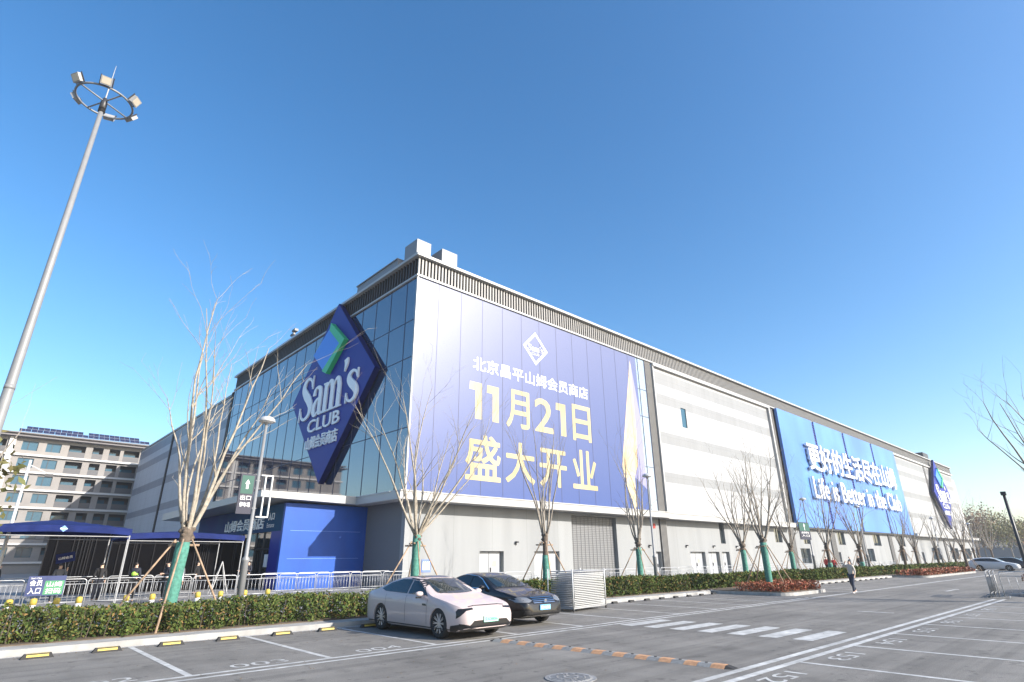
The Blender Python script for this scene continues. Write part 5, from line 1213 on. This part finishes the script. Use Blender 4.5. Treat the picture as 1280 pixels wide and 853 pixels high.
person('left one of two people in red by the far barriers', (62.0, 22.2, .13), 1.2, T_red, T_black, 1.7, 0)
person('right one of two people in red by the far barriers', (64.4, 22.4, .13), -1.2, T_red, T_black, 1.6, 0)
person('person in grey near the far barriers, left of the black jacket', (68.8, 22.3, .13), .6, T_grey, T_dark, 1.68, 0)
person('person in a black jacket near the far barriers beside the pedestrian', (70.6, 22.0, .13), -.6, T_black, T_dark, 1.8, 0)
# ================================================================== FAR SURROUNDINGS
def brush_tree(x, y, h, w_, seed, label, m, grp, dens=900):
    rs = np.random.RandomState(seed); rnd = random.Random(seed)
    t = thing('background_tree', label, 'tree', (x, y, 0), 0, grp)
    b = MB(); b.tube([(0, 0, 0), (0, 0, h*.35), (.1, 0, h*.5)], [.2, .16, .08], 7)
    for k in range(9):
        a = rnd.uniform(0, 2*PI); branch(b, Vector((0, 0, h*.25)), Vector((math.cos(a)*.55, math.sin(a)*.55, 1)).normalized(), h*.7, .08, 1, rnd)
    b.build('trunk', M_bark, t)
    n = dens; cl = rs.normal(0, 1, (26, 3)); cl /= np.linalg.norm(cl, axis=1)[:, None]; cl *= (rs.rand(26)**.5)[:, None]
    cc = cl[rs.randint(0, 26, n)]*[w_*.40, w_*.40, h*.30] + rs.normal(0, 1, (n, 3))*[w_*.10, w_*.10, h*.07] + [0, 0, h*.60]
    a = rs.normal(0, 1, (n, 3)); a /= np.linalg.norm(a, axis=1)[:, None]; bb_ = np.cross(a, rs.normal(0, 1, (n, 3))); bb_ /= np.linalg.norm(bb_, axis=1)[:, None]
    s = (.10 + .16*rs.rand(n))[:, None]*(h/9)
    V = np.stack([cc - a*s, cc + bb_*s*.5, cc + a*s, cc - bb_*s*.5], 1).reshape(-1, 3)
    mb = MB(); mb.v = [tuple(v) for v in V]; mb.f = [(4*i, 4*i+1, 4*i+2, 4*i+3) for i in range(n)]; mb.build('crown', m, t)
    return t
M_brA = mat('far_foliage_olive', (0.20, 0.19, 0.08), 0.8); M_brB = mat('far_foliage_russet', (0.26, 0.16, 0.09), 0.8); M_brC = mat('evergreen_leaf', (0.09, 0.11, 0.03), 0.7, col2=(0.16, 0.13, 0.05), nscale=1.2)
brs = [(232, 30, 15, 15, M_brA, 'olive brown tree mass closest to the far end of the store'), (236, 37, 17, 16, M_brB, 'tall russet tree clump directly behind the store end'), (228, 43, 12, 12, M_brA, 'lower olive tree tucked behind the store corner'),
       (240, 26, 13, 15, M_brB, 'russet tree above the far parked cars'), (262, 24, 12, 16, M_brA, 'hazy olive tree behind the low grey building'), (300, 22, 12, 20, M_brB, 'farthest brown tree at the right edge of the photo')]
for i, (x, y, h_, w_, m_, lb_) in enumerate(brs): brush_tree(x, y, h_, w_, 200 + i, lb_, m_, 'trees beyond the end of the store', 2600)
for i, (x, y, lb_) in enumerate(((150, 27, 'thin bare tree rising above the far end hedge, leftmost of three'), (158, 26, 'thin bare tree above the far end hedge, middle of three'), (166, 25, 'thin bare tree above the far end hedge, rightmost of three'))):
    tree(x, y, lb_, '', 300 + i, 3, .2, 10, 11, 0, .35, stakes=False, group='thin bare trees at the far end', z0=0, depth=1)
et = brush_tree(-1.6, 26, 7.4, 4.2, 401, 'leafy evergreen tree at the left edge behind the tall mast', M_brC, None, 5200)
# low buildings at the horizon
b = MB(); b.box(300, 420, 28, 50, 0, 9); lbg = thing('low_building', 'low grey building at the horizon behind the far parked cars', 'building', (0, 0, 0)); b.build('wall', mat('far_grey_wall', (0.2, 0.2, 0.205), .8), lbg)
b = MB(); b.box(299, 421, 27, 51, 9, 9.6); b.build('roof', M_louvback, lbg)
b = MB()
for i in range(14): b.box(299.8, 299.9, 29 + i*1.5, 30 + i*1.5, 4.5, 7)
b.build('window', M_win, lbg)
b = MB(); b.box(330, 460, -30, 22, 0, 7); lbg = thing('low_building', 'long pale low shed at the right horizon', 'building', (0, 0, 0)); b.build('wall', mat('far_pale_wall', (0.42, 0.42, 0.42), .8), lbg)
b = MB(); b.box(329, 461, -31, 22.5, 7, 7.5); b.build('roof', MATS['far_grey_wall'], lbg)
rs = np.random.RandomState(5); mb = MB(); V = []
for k in range(9000):
    t_ = rs.rand(); x = 470 + rs.rand()*30; y = -260 + 520*t_; z = abs(rs.normal(0, 1))*4.5 + rs.rand()*2; s = 1.2
    a = rs.normal(0, 1, 3); a /= np.linalg.norm(a); c = np.cross(a, rs.normal(0, 1, 3)); c /= np.linalg.norm(c); p = np.array([x, y, z])
    mb.add([p - a*s, p + c*s*.6, p + a*s, p - c*s*.6], [(0, 1, 2, 3)])
tag(mb.build('treeline', M_brA), 'distant brown green treeline along the right horizon', 'trees', kind='stuff')

# air
hz = MB(); hz.box(-560, 760, -560, 760, -1.0, 32.0)
mh_ = bpy.data.materials.new('haze_air'); mh_.use_nodes = True; t_ = mh_.node_tree; t_.nodes.remove(t_.nodes['Principled BSDF'])
pv = t_.nodes.new('ShaderNodeVolumePrincipled'); pv.inputs['Density'].default_value = 0.0004; pv.inputs['Color'].default_value = (0.93, 0.95, 0.98, 1); pv.inputs['Anisotropy'].default_value = 0.1
t_.links.new(pv.outputs[0], t_.nodes['Material Output'].inputs['Volume'])
tag(hz.build('haze', mh_), 'thin pale air haze over the whole car park', 'haze', kind='stuff')

# fallen leaves along the kerbs and in the bays
rs = np.random.RandomState(12); mb = MB()
for k in range(900):
    if k % 3: x, y = rs.uniform(-4, 31), 17.25 - abs(rs.normal(0, .35))
    else: x, y = rs.uniform(0, 36), rs.uniform(5.9, 17)
    a = rs.uniform(0, 2*PI); s_ = rs.uniform(.012, .03); c, q = math.cos(a)*s_, math.sin(a)*s_; z = .008
    mb.add([(x-c, y-q, z), (x+q*.6, y-c*.6, z+.006), (x+c, y+q, z+.002), (x-q*.6, y+c*.6, z+.008)], [(0, 1, 2, 3)])
tag(mb.build('fallen_leaves', mat('dry_leaf', (0.20, 0.13, 0.06), 0.8)), 'scattered dry fallen leaves on the asphalt', 'leaves', kind='stuff')
